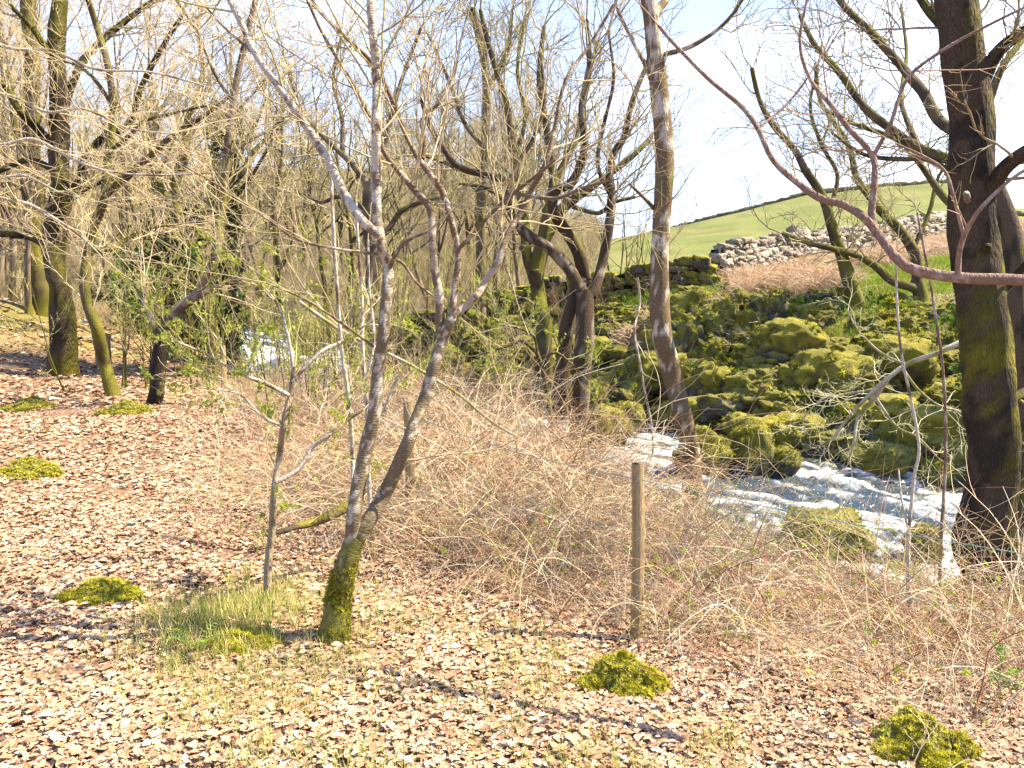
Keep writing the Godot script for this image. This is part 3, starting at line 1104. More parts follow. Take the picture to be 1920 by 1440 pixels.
	var frond := stem_mesh(rng, 0.9, 0.8, 0.009, 7)
	tag(many("dead_bracken", frond, bp, bc), "rust coloured dead bracken lying below the stone wall", "bracken")
	# ferny green on the shaded part of the far bank
	gp = []
	gc = PackedColorArray()
	for i in 16000:
		var d := rng.randf_range(14.0, 26.0)
		var x := rng.randf_range(-0.35, 0.62) * d
		var r := river(x, d)
		var f: float = -r[0] - r[2]
		if f < 0.3 or f > r[4] + 0.5 or noise_a.get_noise_2d(x * 12 + 40, d * 12) < 0.02:
			continue
		var s := rng.randf_range(0.04, 0.10)
		gp.append(Transform3D(Basis(rand_dir(rng), rng.randf() * TAU).scaled(Vector3.ONE * s), Vector3(x, ground(x, d) + rng.randf_range(0.02, 0.2), -d)))
		gc.append(Color(0.07, 0.17, 0.035).lerp(Color(0.16, 0.24, 0.05), rng.randf()))
	tag(many("bank_plants", mats.sprig_mesh, gp, gc), "low dark green plants covering the shaded far bank", "ground cover")


var boulders := []


func boulder(px: float, py: float, w: float, h: float, seed_: int, moss: float, label: String, group := "mossy boulders along the stream") -> void:
	var at := on_ground(px, py, -99.0)
	var r := river(at.x, -at.z)
	if at.y < r[1] - 0.1:
		at = on_ground(px, py, r[1])
	var d := -at.z
	var ww := w / FOC * d
	var hh := h / FOC * d
	var o := put("boulder", stone_mesh(seed_, 0.25, 14, moss, Color(0.13, 0.12, 0.1), "mossy"), self, Transform3D(Basis(Vector3.UP, seed_ * 1.7).scaled(Vector3(ww, hh * 1.5, ww * 0.9)), at + Vector3(0, hh * 0.32, -ww * 0.2)))
	tag(o, label, "boulder", group)
	boulders.append(o)


func rocky_bank() -> void:
	var rng := RandomNumberGenerator.new()
	rng.seed = 21
	var shapes := []
	for i in 8:
		shapes.append(stone_mesh(100 + i, 0.42, 17, [0.75, 0.85, 0.5, 0.9, 0.8, 0.65, 0.9, 0.3][i], Color(0.15, 0.135, 0.11), "mossy", 0.3))
	var toned := []
	for i in 8:
		for t in [Color(0.65, 0.7, 0.6), Color(1, 1, 1), Color(1.25, 1.2, 1.0), Color(0.85, 0.7, 0.65)]:
			var m: ArrayMesh = shapes[i].duplicate()
			var key := "mossy%s" % t
			if not mats.has(key):
				mats[key] = mats.mossy.duplicate()
				mats[key].albedo_color = (t as Color).linear_to_srgb()
			m.surface_set_material(0, mats[key])
			toned.append(m)
	var node := root_at("far_bank", Vector3.ZERO)
	tag(node, "steep stony far bank covered in yellow green moss", "", "", "structure")
	var n := 0
	var tries := 0
	var more := []
	while tries < 9000:
		tries += 1
		var d := rng.randf_range(13.0, 27.0)
		var x := rng.randf_range(-0.34, 0.6) * d
		var r := river(x, d)
		var f: float = -r[0] - r[2]
		if f < 0.3 or f > r[4] + 0.6:
			continue
		var k := noise_a.get_noise_2d(x * 11, d * 11)
		if k < rng.randf_range(-0.12, 0.22):
			continue
		var rel: float = f / r[4]
		var s := lerpf(rng.randf_range(0.3, 1.0), rng.randf_range(0.16, 0.5), clampf(rel, 0, 1)) * (1.0 if x > 0 else 1.2)
		var b := Basis(Vector3.UP, rng.randf() * TAU) * Basis(Vector3.RIGHT, rng.randfn() * 0.35)
		var at := Vector3(x, ground(x, d) + s * 0.12, -d)
		var tr := Transform3D(b.scaled(Vector3(s * rng.randf_range(0.8, 1.5), s * rng.randf_range(0.55, 1.05), s)), at)
		if n < 270:
			put("stone", toned[rng.randi_range(0, 7) * 4 + (rng.randi_range(0, 3) if rng.randf() < 0.5 else clampi(int(1.5 + 6.0 * noise_a.get_noise_2d(x * 6, d * 6 + 70)), 0, 3))], node, tr)
			n += 1
		else:
			more.append(tr)
		if more.size() > 420:
			break
	var round_shapes := []   # the big rounded ones at the foot of the bank
	for i in 4:
		var m := stone_mesh(140 + i, 0.2, 17, [1.0, 0.95, 0.9, 1.0][i], Color(0.15, 0.135, 0.11), "mossy", 0.17)
		m.surface_set_material(0, mats["mossy%s" % Color(1.25, 1.2, 1.0)])
		round_shapes.append(m)
	var kept := 0
	while kept < 26:
		var d := rng.randf_range(13.0, 22.0)
		var x := rng.randf_range(0.05, 0.56) * d
		var r := river(x, d)
		var f: float = -r[0] - r[2]
		if f < 0.2 or f > 2.8: continue
		kept += 1
		var s := rng.randf_range(0.6, 1.3)
		put("stone", round_shapes[rng.randi_range(0, 3)], node, Transform3D(Basis(Vector3.UP, rng.randf() * TAU).scaled(Vector3(s * 1.2, s * 0.85, s)), Vector3(x, ground(x, d) + s * 0.2, -d)))
	var cols := PackedColorArray()
	for i in more.size(): cols.append(Color.WHITE)
	many("small_stones", shapes[0], more, cols, node)
	moss_coat(node, rng)
	# the crag of mossy rock that stands under the end of the wall
	var crag := root_at("rock_outcrop", on_ground(1300, 690))
	tag(crag, "tall moss covered rock outcrop on the far bank below the wall end", "rock")
	for e in [[1290, 745, 95, 75], [1275, 690, 80, 95], [1310, 650, 90, 80], [1285, 610, 90, 70], [1350, 625, 80, 65], [1400, 640, 80, 60], [1345, 690, 70, 60], [1260, 630, 60, 70], [1440, 600, 70, 50], [1380, 590, 70, 45]]:
		var p := on_ground(e[0], e[1])
		var w: float = e[2] / FOC * -p.z
		var h: float = e[3] / FOC * -p.z
		put("rock", shapes[rng.randi_range(0, 6)], crag, Transform3D(Basis(Vector3.UP, rng.randf() * TAU).scaled(Vector3(w, h * 1.3, w)), p + Vector3(0, h * 0.3, 0) - crag.position))
	for q in 2: moss_coat(crag, rng)


func moss_coat(node: Node3D, rng: RandomNumberGenerator) -> void:   # the moss that stands up from the stones
	var places := []
	var cols := PackedColorArray()
	for o in node.get_children():
		if not (o is MeshInstance3D): continue
		var vs: PackedVector3Array = o.mesh.surface_get_arrays(0)[Mesh.ARRAY_VERTEX]
		var ns: PackedVector3Array = o.mesh.surface_get_arrays(0)[Mesh.ARRAY_NORMAL]
		var cs: PackedColorArray = o.mesh.surface_get_arrays(0)[Mesh.ARRAY_COLOR]
		for k in 230:
			var i := rng.randi_range(0, vs.size() - 1)
			var nn: Vector3 = (o.transform.basis * ns[i]).normalized()
			if nn.y < rng.randf_range(-0.5, 0.5) or cs[i].g < cs[i].r * 0.93: continue
			var s := rng.randf_range(0.04, 0.12)
			var bs := Basis(Quaternion(Vector3.UP, (nn + rand_dir(rng) * 0.5).normalized())) * Basis(Vector3.UP, rng.randf() * TAU)
			places.append(Transform3D(bs.scaled(Vector3.ONE * s), o.transform * (vs[i] * 0.99 + rand_dir(rng) * 0.03)))
			var wp: Vector3 = node.position + o.transform.origin
			var zone := smoothstep(-0.25, 0.3, noise_a.get_noise_2d(wp.x * 8, wp.z * 8 + 40))
			cols.append(Color(0.07, 0.09, 0.018).lerp(Color(0.46, 0.41, 0.04), clampf(zone * 0.75 + rng.randfn() * 0.38, 0, 1)) * rng.randf_range(0.7, 1.25))
	if places.size():
		many("moss", mats.tuft_mesh, places, cols, node)


func dry_stone_wall(called: String, label: String, a: Vector2, b: Vector2, tall: float, courses: int, size: float, base: Color, moss: float, seed_: int, rust := 0.0) -> void:
	var rng := RandomNumberGenerator.new()
	rng.seed = seed_
	var shapes := []
	for i in 10:
		var tone := base * rng.randf_range(0.65, 1.25)
		tone = tone.lerp(Color(0.3, 0.22, 0.16), rng.randf() * 0.3)
		shapes.append(stone_mesh(seed_ * 10 + i, 0.7, 4, moss * rng.randf_range(0.6, 1.2), tone, "rock", 0.2))
	var node := root_at(called, Vector3(a.x, ground(a.x, a.y), -a.y))
	tag(node, label, "stone wall")
	var along := (b - a).normalized()
	var length := (b - a).length()
	var turn := atan2(along.y, along.x)
	var g := Geo.new()   # the dark filling behind the face stones
	var secs := int(length / 0.5) + 1
	for i in secs + 1:
		var q := a + along * length * i / secs
		var y := ground(q.x, q.y)
		var side := Vector3(along.y, 0, along.x) * 0.13
		var p := Vector3(q.x, y, -q.y) - node.position
		g.v.append_array([p + side * 1.1 - Vector3(0, 0.3, 0), p + side + Vector3(0, tall * 0.85, 0), p - side + Vector3(0, tall * 0.85, 0), p - side * 1.1 - Vector3(0, 0.3, 0)])
		for k in 4: g.c.append(base * 0.12)
	g.n.resize(g.v.size())
	g.grid(4, secs + 1)
	g.smooth_normals()
	put("filling", g.mesh(mats.rock), node)
	var laid := []
	for c in courses:
		var s := rng.randf() * size * 0.5
		while s < length:
			var far := 1.0 + 0.3 * s / length
			var w := size * (0.45 + 1.3 * pow(rng.randf(), 1.5)) * far
			var q := a + along * (s + w * 0.5)
			s += w * 0.93
			var ch := tall / courses
			var h := ch * rng.randf_range(0.7, 1.45)
			if c == courses - 1:
				h *= rng.randf_range(0.7, 1.5)
				if rng.randf() < 0.08: continue
			var y := ground(q.x, q.y) + ch * (c + 0.5) + 0.04 * noise_a.get_noise_2d(s * 30, seed_)
			var depth := 0.62 - 0.2 * c / courses
			var bs := Basis(Vector3.UP, turn) * Basis(Vector3.BACK, rng.randfn() * 0.13) * Basis(Vector3.RIGHT, rng.randfn() * 0.1)
			bs = bs * Basis().scaled(Vector3(w * 1.25, h * 1.38, depth))
			var off := Vector3(along.y, 0, along.x) * rng.randfn() * 0.035
			laid.append([s, rng.randi_range(0, 9), Transform3D(bs, Vector3(q.x, y, -q.y) + off - node.position)])
	laid.sort_custom(func(p, q): return p[0] < q[0])
	var rest := []
	var cols := PackedColorArray()
	for e in laid:
		if node.get_child_count() < 300:
			put("stone", shapes[e[1]], node, e[2])
		else:
			rest.append(e[2])
			cols.append(Color.WHITE)
	if rest.size():
		many("far_stones", shapes[0], rest, cols, node)


func fence_post(px: float, base_py: float, top_py: float, w: float, label: String, called := "fence_post") -> Vector3:
	var at := on_ground(px, base_py)
	var d := -at.z
	var tall := (base_py - top_py) / FOC * d * 1.02
	var r := w / FOC * d * 0.5
	var g := Geo.new()
	var pts := PackedVector3Array()
	var rad := PackedFloat32Array()
	for i in 9:
		var t := i / 8.0
		pts.append(Vector3(0.012 * sin(t * 3.0), lerpf(-0.25, tall, t), 0))
		rad.append(r * (1.05 - 0.08 * t))
	pts.append(pts[8] + Vector3(0.0, 0.012, 0))
	rad.append(r * 0.9)
	pts.append(pts[8] + Vector3(0.0, 0.014, 0))
	rad.append(0.001)
	g.tube(pts, rad, 12, Color.WHITE)
	for i in g.v.size():
		var q := g.v[i]
		var k := noise_b.get_noise_3d(g.n[i].x * 60, q.y * 5, g.n[i].z * 60)
		g.c[i] = Color(0.52, 0.40, 0.22).lerp(Color(0.30, 0.20, 0.10), clampf(0.5 + k, 0, 1)).lerp(MOSS * 0.9, clampf((0.25 - q.y) * 1.5 + k * 0.4, 0, 0.5))
		g.v[i] += Vector3(g.n[i].x, 0, g.n[i].z) * k * r * 0.12
	var node := root_at(called, at)
	tag(node, label, "fence post", "wooden posts of the wire fence")
	put("shaft", g.mesh(mats.wood), node)
	for k in 3:
		var s := Geo.new()
		var y: float = tall * [0.93, 0.6, 0.28][k]
		s.tube(PackedVector3Array([Vector3(-0.012, y - 0.01, r * 1.02), Vector3(0, y, r * 1.16), Vector3(0.012, y + 0.01, r * 1.02)]), PackedFloat32Array([0.002, 0.002, 0.002]), 5, Color(0.3, 0.3, 0.3))
		put("staple", s.mesh(mats.wire), node)
	return at + Vector3(0, tall, 0)


func fence_wire(tops: Array, drop: float, barbed: bool, label: String) -> void:
	var rng := RandomNumberGenerator.new()
	rng.seed = int(drop * 100)
	var g := Geo.new()
	var barbs := Geo.new()
	var node := root_at("fence_wire", tops[0])
	for i in tops.size() - 1:
		var a: Vector3 = tops[i] - Vector3(0, drop, 0) + Vector3(0, 0, 0.05) - node.position
		var b: Vector3 = tops[i + 1] - Vector3(0, drop, 0) + Vector3(0, 0, 0.05) - node.position
		var segs := 40
		for strand in (2 if barbed else 1):
			var pts := PackedVector3Array()
			var rad := PackedFloat32Array()
			for k in segs * 3 + 1:
				var t := k / (segs * 3.0)
				var tw := k * 0.9 + PI * strand
				pts.append(a.lerp(b, t) + Vector3(0, -0.05 * sin(PI * t) + (0.002 * sin(tw) if barbed else 0.0), 0.002 * cos(tw) if barbed else 0.0))
				rad.append(0.0013)
			g.tube(pts, rad, 4, Color(0.13, 0.2, 0.19))
		if barbed:
			var len_ := a.distance_to(b)
			for k in int(len_ / 0.11):
				var t := (k + 0.5) / int(len_ / 0.11)
				var p := a.lerp(b, t) + Vector3(0, -0.05 * sin(PI * t), 0)
				for q in 2:
					var dd := rand_dir(rng) * 0.016
					barbs.tube(PackedVector3Array([p - dd, p, p + dd]), PackedFloat32Array([0.0006, 0.0013, 0.0006]), 3, Color(0.15, 0.22, 0.21))
	put("strand", g.mesh(mats.wire), node)
	if barbed:
		tag(put("barbs", barbs.mesh(mats.wire), node), "", "", "", "stuff")
	tag(node, label, "wire")


func sky_image() -> Image:
	var w := 1024
	var h := 512
	var im := Image.create(w, h, false, Image.FORMAT_RGBAF)
	var nz := FastNoiseLite.new()
	nz.seed = 77
	nz.frequency = 1.6
	nz.fractal_octaves = 5
	for j in h / 2:
		var el := PI * 0.5 - PI * (j + 0.5) / h
		for i in w:
			var az := TAU * (i + 0.5) / w
			var q := Vector3(cos(az) * cos(el), sin(el) * 2.6, sin(az) * cos(el))
			var k := nz.get_noise_3dv(q)
			var low := 1.0 - smoothstep(0.05, 0.5, el)
			var a := smoothstep(0.02, 0.42, k + low * 0.32 - 0.10) * 0.85
			im.set_pixel(i, j, Color(1.0, 1.0, 1.0, a))
	return im


func _ready() -> void:
	# camera, sky, sun, exposure
	var cam := Camera3D.new()
	cam.name = "camera"
	cam.fov = 50.0
	cam.near = 0.05
	cam.far = 6000.0
	cam.position = EYE
	cam.rotation_degrees = Vector3(-5.9, 0, 0)
	add_child(cam)
	cam.current = true
	view_basis = cam.basis
	var env := Environment.new()
	env.background_mode = Environment.BG_SKY
	var sky := Sky.new()
	var sm := ProceduralSkyMaterial.new()
	sm.sky_top_color = Color(0.50, 0.60, 0.80)
	sm.sky_horizon_color = Color(0.76, 0.83, 0.93)
	sm.sky_curve = 0.18
	sm.ground_bottom_color = Color(0.3, 0.28, 0.22)
	sm.ground_horizon_color = Color(0.6, 0.6, 0.58)
	sm.sky_cover = ImageTexture.create_from_image(sky_image())
	sm.sky_cover_modulate = Color(0.55, 0.55, 0.56)
	sm.sky_energy_multiplier = 0.85
	sky.sky_material = sm
	env.sky = sky
	env.tonemap_mode = Environment.TONE_MAPPER_LINEAR
	env.tonemap_exposure = 4.1
	env.sdfgi_enabled = true
	env.ssao_enabled = true
	env.ssil_enabled = true
	var we := WorldEnvironment.new()
	we.name = "surroundings"
	we.environment = env
	add_child(we)
	var sun := DirectionalLight3D.new()
	sun.name = "sun"
	sun.light_energy = 1.6
	sun.light_color = Color(1.0, 0.935, 0.81)
	sun.light_angular_distance = 0.5
	sun.shadow_enabled = true
	var az := deg_to_rad(84.0)
	var el := deg_to_rad(49.0)
	var to_sun := Vector3(sin(az) * cos(el), sin(el), -cos(az) * cos(el))
	add_child(sun)
	sun.look_at_from_position(to_sun * 10.0, Vector3.ZERO, Vector3.UP)

	noise_a.seed = 3
	noise_a.frequency = 0.05
	noise_a.fractal_octaves = 3
	noise_b.seed = 8
	noise_b.frequency = 0.05
	noise_b.fractal_octaves = 4
	noise_c.seed = 14
	noise_c.frequency = 0.05
	noise_c.fractal_octaves = 3
	make_materials()
	var rng := RandomNumberGenerator.new()
	rng.seed = 1
	mats.sprig_mesh = sprig_mesh(rng)
	mats.tuft_mesh = moss_tuft(rng)

	# the setting
	var floor_ := make_ground()
	make_mountains()
	make_water()
	rocky_bank()
	dry_stone_wall("stone_wall", "pale grey dry stone wall climbing the grassy slope beyond the stream", Vector2(5.6, 23.0), Vector2(22.5, 38.5), 1.15, 7, 0.40, Color(0.40, 0.37, 0.32), 0.15, 4)
	dry_stone_wall("mossy_wall", "low dark moss covered stone wall along the top of the far bank", Vector2(-4.5, 26.0), Vector2(5.3, 22.4), 0.85, 5, 0.30, Color(0.13, 0.115, 0.09), 0.72, 6)
	skyline_wall()
	trees()
	wood()

	# boulders
	boulder(1132, 828, 100, 62, 1, 1.0, "rounded yellow green mossy boulder beside the foot of the dark twin trunks")
	boulder(1176, 806, 70, 52, 2, 0.95, "mossy boulder just behind the one beside the dark twin trunks")
	boulder(1322, 880, 100, 72, 3, 0.9, "olive mossy boulder standing in white water behind the blotched birch foot")
	boulder(1413, 880, 80, 84, 4, 0.8, "tall rounded mossy boulder in the stream right of the small waterfall")
	boulder(1470, 882, 62, 42, 5, 0.7, "low dark mossy boulder right of the tall rounded one in the stream")
	boulder(1665, 888, 140, 52, 6, 0.95, "flat wide mossy boulder at the water edge, the lower of two flat ones")
	boulder(1690, 842, 150, 56, 7, 1.0, "broad bright mossy boulder above the flat one at the water edge")
	boulder(1760, 905, 70, 40, 8, 0.8, "small mossy boulder at the water edge just left of the big oak trunk")
	boulder(1330, 800, 70, 50, 9, 0.95, "mossy boulder on the far bank right of the blotched birch, above the water")
	boulder(1565, 1035, 170, 70, 10, 1.0, "bright mossy slab on the near edge of the stream below the rapids")
	boulder(1735, 1050, 70, 60, 11, 0.6, "dark wet boulder in the rapids left of the big oak trunk")
	boulder(1905, 900, 60, 90, 12, 0.6, "dark mossy boulder across the water right of the big oak trunk")
	boulder(1525, 855, 80, 45, 13, 0.95, "mossy boulder below the tangle of pale dead twigs at the far water edge")
	boulder(1250, 800, 60, 40, 14, 0.95, "small mossy boulder left of the blotched birch at the far water edge")
	boulder(655, 735, 60, 42, 15, 0.9, "mossy boulder right of the little upstream waterfall")
	boulder(575, 650, 60, 40, 16, 0.8, "dark mossy boulder above the upstream waterfall")
	boulder(760, 745, 80, 45, 17, 0.95, "mossy boulder across the stream behind the stems of the forked birch")

	for o in boulders: boulder_moss(o)

	# fence
	var a := fence_post(1190, 1205, 862, 24, "nearest round wooden fence post standing in the brambles, pale cut top")
	var b := fence_post(768, 1000, 755, 20, "wooden fence post behind the stems of the forked birch")
	var c := fence_post(590, 800, 695, 13, "grey fence post in front of the upstream waterfall")
	var c2 := fence_post(420, 735, 650, 11, "thin fence post among shrubs left of the upstream waterfall")
	fence_post(183, 690, 622, 8, "left one of two far fence posts beside the path")
	fence_post(205, 692, 628, 8, "right one of two far fence posts beside the path")
	var out := Vector3(3.1, ground(3.1, 2.6) + 0.9, -2.6)
	fence_wire([c2, c, b, a, out], 0.06, true, "topmost strand of barbed wire along the fence posts")
	fence_wire([c2, c, b, a, out], 0.34, false, "middle plain wire strand of the fence")
	fence_wire([c2, c, b, a, out], 0.6, false, "lowest plain wire strand of the fence")

	# moss and small plants
	moss_clump(1162, 1290, 155, 1.35, "green moss cushion at the foot of the nearest fence post", 31)
	moss_clump(1715, 1410, 190, 1.25, "bright yellow moss cushion at the lower right edge of the brambles", 32)
	moss_clump(193, 1118, 135, 0.8, "flat moss patch on the leaf litter left of the grass tussock", 33)
	moss_clump(55, 888, 115, 0.8, "yellow moss mound on the leaf litter near the left edge", 34)
	moss_clump(60, 768, 90, 0.8, "far moss mound on the leaf litter below the big left oak", 35)
	moss_clump(240, 775, 90, 0.8, "moss mound between the curved tree and the dark stump", 36)
	moss_clump(445, 1210, 150, 0.6, "grassy moss hump beside the hawthorn foot", 37, true)
	fern()
	seedling(1862, 1345, 0.34, "small leafy green seedling at the lower right edge of the brambles", 51)
	undergrowth()
	fallen_leaves(floor_)


func boulder_moss(o: MeshInstance3D) -> void:
	var rng := RandomNumberGenerator.new()
	rng.seed = 17
	var size := o.transform.basis.get_scale()
	var vs: PackedVector3Array = o.mesh.surface_get_arrays(0)[Mesh.ARRAY_VERTEX]
	var ns: PackedVector3Array = o.mesh.surface_get_arrays(0)[Mesh.ARRAY_NORMAL]
	var places := []
	var cols := PackedColorArray()
	for k in 900:
		var i := rng.randi_range(0, vs.size() - 1)
		if ns[i].y < rng.randf_range(-0.3, 0.6): continue
		var s := rng.randf_range(0.02, 0.05)
		var up := (ns[i] / size).normalized()
		var bs := Basis(Quaternion(Vector3.UP, (up + rand_dir(rng) * 0.5).normalized())) * Basis(Vector3.UP, rng.randf() * TAU)
		places.append(Transform3D(Basis.from_scale(Vector3.ONE / size) * bs.scaled(Vector3.ONE * s), vs[i] * 0.99 + rand_dir(rng) * 0.02))
		cols.append(MOSS_DARK.lerp(Color(0.36, 0.32, 0.03), rng.randf()) * rng.randf_range(0.7, 1.2))
	many("moss", mats.tuft_mesh, places, cols, o)


func skyline_wall() -> void:
	var rng := RandomNumberGenerator.new()
	rng.seed = 9
	var g := Geo.new()
	var node := root_at("field_wall", Vector3.ZERO)
	tag(node, "dark stone wall along the skyline at the top of the green field", "stone wall")
	var n := 320
	var shapes := []
	for i in 4:
		shapes.append(stone_mesh(300 + i, 0.6, 2, 0.4, Color(0.33, 0.28, 0.19), "rock"))
	var places := []
	var cols := PackedColorArray()
	for i in n:
		var s := lerpf(-95, 5, float(i) / n)
		var x := 0.77 * 76.5 + 0.64 * s
		var d := 0.64 * 76.5 - 0.77 * s
		for c in 1:
			var h := rng.randf_range(0.35, 0.7)
			places.append(Transform3D(Basis(Vector3.UP, 0.9 + rng.randfn() * 0.2).scaled(Vector3(rng.randf_range(0.5, 1.0), h, 0.7)), Vector3(x + rng.randfn() * 0.1, ground(x, d) + 0.08 + 0.5 * c, -d)))
			cols.append(Color.WHITE * rng.randf_range(0.6, 1.2))
	many("stones", shapes[0], places, cols, node)


func seedling(px: float, py: float, tall: float, label: String, seed_: int) -> void:
	var rng := RandomNumberGenerator.new()
	rng.seed = seed_
	var node := root_at("seedling", on_ground(px, py))
	tag(node, label, "seedling")
	var g := Geo.new()
	var tips := []
	twig(g, Vector3(0, -0.02, 0), Vector3(0.1, 1, 0).normalized(), tall, 0.003, 1, {"wig": 0.12, "up": 0.6, "kids": 7, "color": Color(0.2, 0.14, 0.07), "thin": 0.0015, "leafy": true}, rng, tips)
	put("stem", g.mesh(mats.twig), node)
	leaf_sprigs(node, tips, 0.9, 0.024, rng, "leaves", Color(0.2, 0.33, 0.07))


func fern() -> void:
	var rng := RandomNumberGenerator.new()
	rng.seed = 41
	var at := on_ground(365, 1225)
	var node := root_at("fern", at)
	tag(node, "small bright green fern below the grass tussock", "fern")
	for k in 5:
		var g := Geo.new()
		var az: float = [0.3, 1.0, 2.4, 3.4, 5.2][k]
		var out := Vector3(cos(az), 0, sin(az))
		var side := Vector3(-sin(az), 0, cos(az))
		var len_ := rng.randf_range(0.14, 0.24)
		var pts := PackedVector3Array()
		var rad := PackedFloat32Array()
		for i in 13:
			var t := i / 12.0
			pts.append(out * len_ * t + Vector3.UP * (0.09 * sin(t * 2.2) + 0.02))
			rad.append(0.0012)
		g.tube(pts, rad, 4, Color(0.2, 0.25, 0.06))
		for i in range(1, 13):
			var t := i / 12.0
			var w := 0.034 * sin(PI * pow(t, 0.7)) + 0.004
			for s in [-1, 1]:
				var c := Color(0.2, 0.32, 0.05) * rng.randf_range(0.8, 1.2)
				g.tri(pts[i] - out * 0.005, pts[i] + side * s * w + out * 0.008 - Vector3.UP * 0.004, pts[i] + out * 0.006, c)
		put("frond", g.mesh(mats.green_leaf), node)


func trees() -> void:
	# the forked birch in the middle of the foreground
	traced("birch_tree", "forked birch rising from one mossy foot in the foreground, silver left stem", "birch tree", 3.9, "birch", [
		[0.05, 66, 38, [632, 1190, 640, 1120, 652, 1070, 670, 1015], 0],
		[0.1, 30, 20, [662, 1040, 667, 970, 672, 911, 684, 843, 696, 785, 706, 697, 718, 629, 725, 550, 727, 500, 714, 455, 709, 420], 1],
		[0.1, 20, 13, [710, 425, 707, 400, 705, 320, 707, 235, 707, 150, 700, 50, 697, -30], 12, "silver"],
		[0.2, 32, 20, [664, 1030, 689, 989, 718, 935, 742, 887, 767, 828, 791, 760, 812, 692, 828, 645, 838, 614, 847, 594], 2],
		[0.35, 20, 9, [708, 442, 680, 415, 645, 365, 615, 300, 590, 260, 540, 183, 485, 105, 460, 55, 432, 0, 420, -30], 9, "silver"],
		[0.15, 20, 5, [826, 632, 822, 605, 822, 558, 813, 511, 811, 460, 807, 395, 780, 360, 750, 325, 720, 285, 685, 200, 645, 130, 605, 60, 572, -10], 9],
		[0.3, 16, 6, [847, 590, 850, 545, 857, 496, 857, 465, 845, 410, 830, 360, 805, 325, 780, 290, 755, 235, 730, 175, 705, 125, 655, 75, 600, 20, 580, -15], 9],
		[0.3, 17, 5, [848, 594, 872, 574, 891, 555, 904, 536, 935, 485, 950, 440, 975, 400, 1000, 350, 1025, 300, 1040, 240, 1060, 150, 1105, 85, 1150, 10], 12],
		[-0.3, 9, 4, [855, 470, 885, 440, 920, 400, 965, 360, 1010, 325, 1040, 300], 6],
		[0.3, 9, 3, [792, 298, 797, 260, 792, 225, 825, 190, 850, 145, 865, 75, 885, -5], 6],
		[-0.4, 7, 3, [727, 482, 680, 473, 640, 468, 560, 450, 500, 410, 420, 355, 300, 285], 7],
		[0.1, 7, 4, [725, 482, 755, 495, 780, 530, 812, 556], 2],
		[-0.2, 10, 6, [727, 512, 742, 478, 760, 455, 800, 436], 1],
		[0.3, 8, 3, [485, 105, 450, 75, 415, 45, 380, 5], 4],
		[-0.3, 8, 3, [965, 362, 1040, 372, 1100, 350, 1160, 335], 4],
		[-0.3, 6, 3, [700, 650, 640, 605, 570, 560, 500, 530], 4],
	], {"upper": "brown", "upper_from": 5, "material": "birch_bark", "len": 0.75, "levels": 2, "kids": 5, "wig": 0.16, "up": 0.3, "color": Color(0.36, 0.28, 0.21), "thin": 0.0011, "thick": 0.006, "lumpy": 0.14, "from": 0.35, "flare": true, "moss_foot": 0.42})

	traced("twin_tree", "dark red brown tree with two trunks and wavy limbs at the stream edge", "tree", 12.4, "red", [
		[0.1, 40, 31, [1085, 815, 1095, 690, 1100, 620, 1102, 552], 0],
		[0.6, 30, 24, [1042, 785, 1060, 690, 1066, 620, 1078, 560, 1095, 520], 0],
		[0.3, 26, 8, [1098, 552, 1090, 540, 1065, 500, 1030, 465, 990, 440, 970, 412, 956, 380, 952, 340, 920, 330, 860, 315, 830, 280, 805, 235, 790, 190], 14],
		[-0.8, 26, 8, [1098, 530, 1085, 475, 1055, 425, 1040, 395, 1045, 360, 1075, 340, 1095, 280, 1090, 200, 1105, 120, 1100, 40], 14],
		[0.8, 24, 8, [1108, 555, 1118, 540, 1130, 490, 1142, 425, 1147, 370, 1142, 325, 1150, 285, 1170, 255, 1185, 190, 1215, 120], 14],
		[0.9, 9, 5, [953, 345, 975, 300, 1000, 260, 1020, 200, 1015, 120], 8],
		[0.6, 10, 5, [1147, 372, 1120, 310, 1130, 240, 1150, 150, 1140, 60], 8],
	], {"len": 1.3, "levels": 2, "kids": 4, "wig": 0.32, "up": 0.8, "color": Color(0.25, 0.19, 0.14), "thin": 0.003, "thick": 0.016})

	traced("blotched_birch", "tall leaning birch with white blotches on the stream bank", "birch tree", 9.8, "blotched", [
		[0.2, 46, 30, [1302, 920, 1290, 850, 1278, 790, 1260, 710, 1247, 640, 1240, 560, 1238, 450, 1240, 350, 1236, 220, 1224, 100, 1215, 0, 1212, -60], 8],
		[0.8, 12, 5, [1226, 165, 1212, 130, 1190, 85, 1160, 25, 1150, -20], 7],
		[-0.6, 10, 5, [1236, 105, 1290, 90, 1340, 60, 1375, 25, 1400, -15], 6],
		[-0.3, 9, 5, [1226, 392, 1205, 370, 1180, 345], 1],
		[0.4, 18, 10, [1222, 30, 1245, 5, 1262, -20], 4],
	], {"len": 0.9, "levels": 2, "kids": 4, "wig": 0.2, "color": Color(0.36, 0.28, 0.2), "thin": 0.0022, "thick": 0.01, "from": 0.5, "lumpy": 0.14})

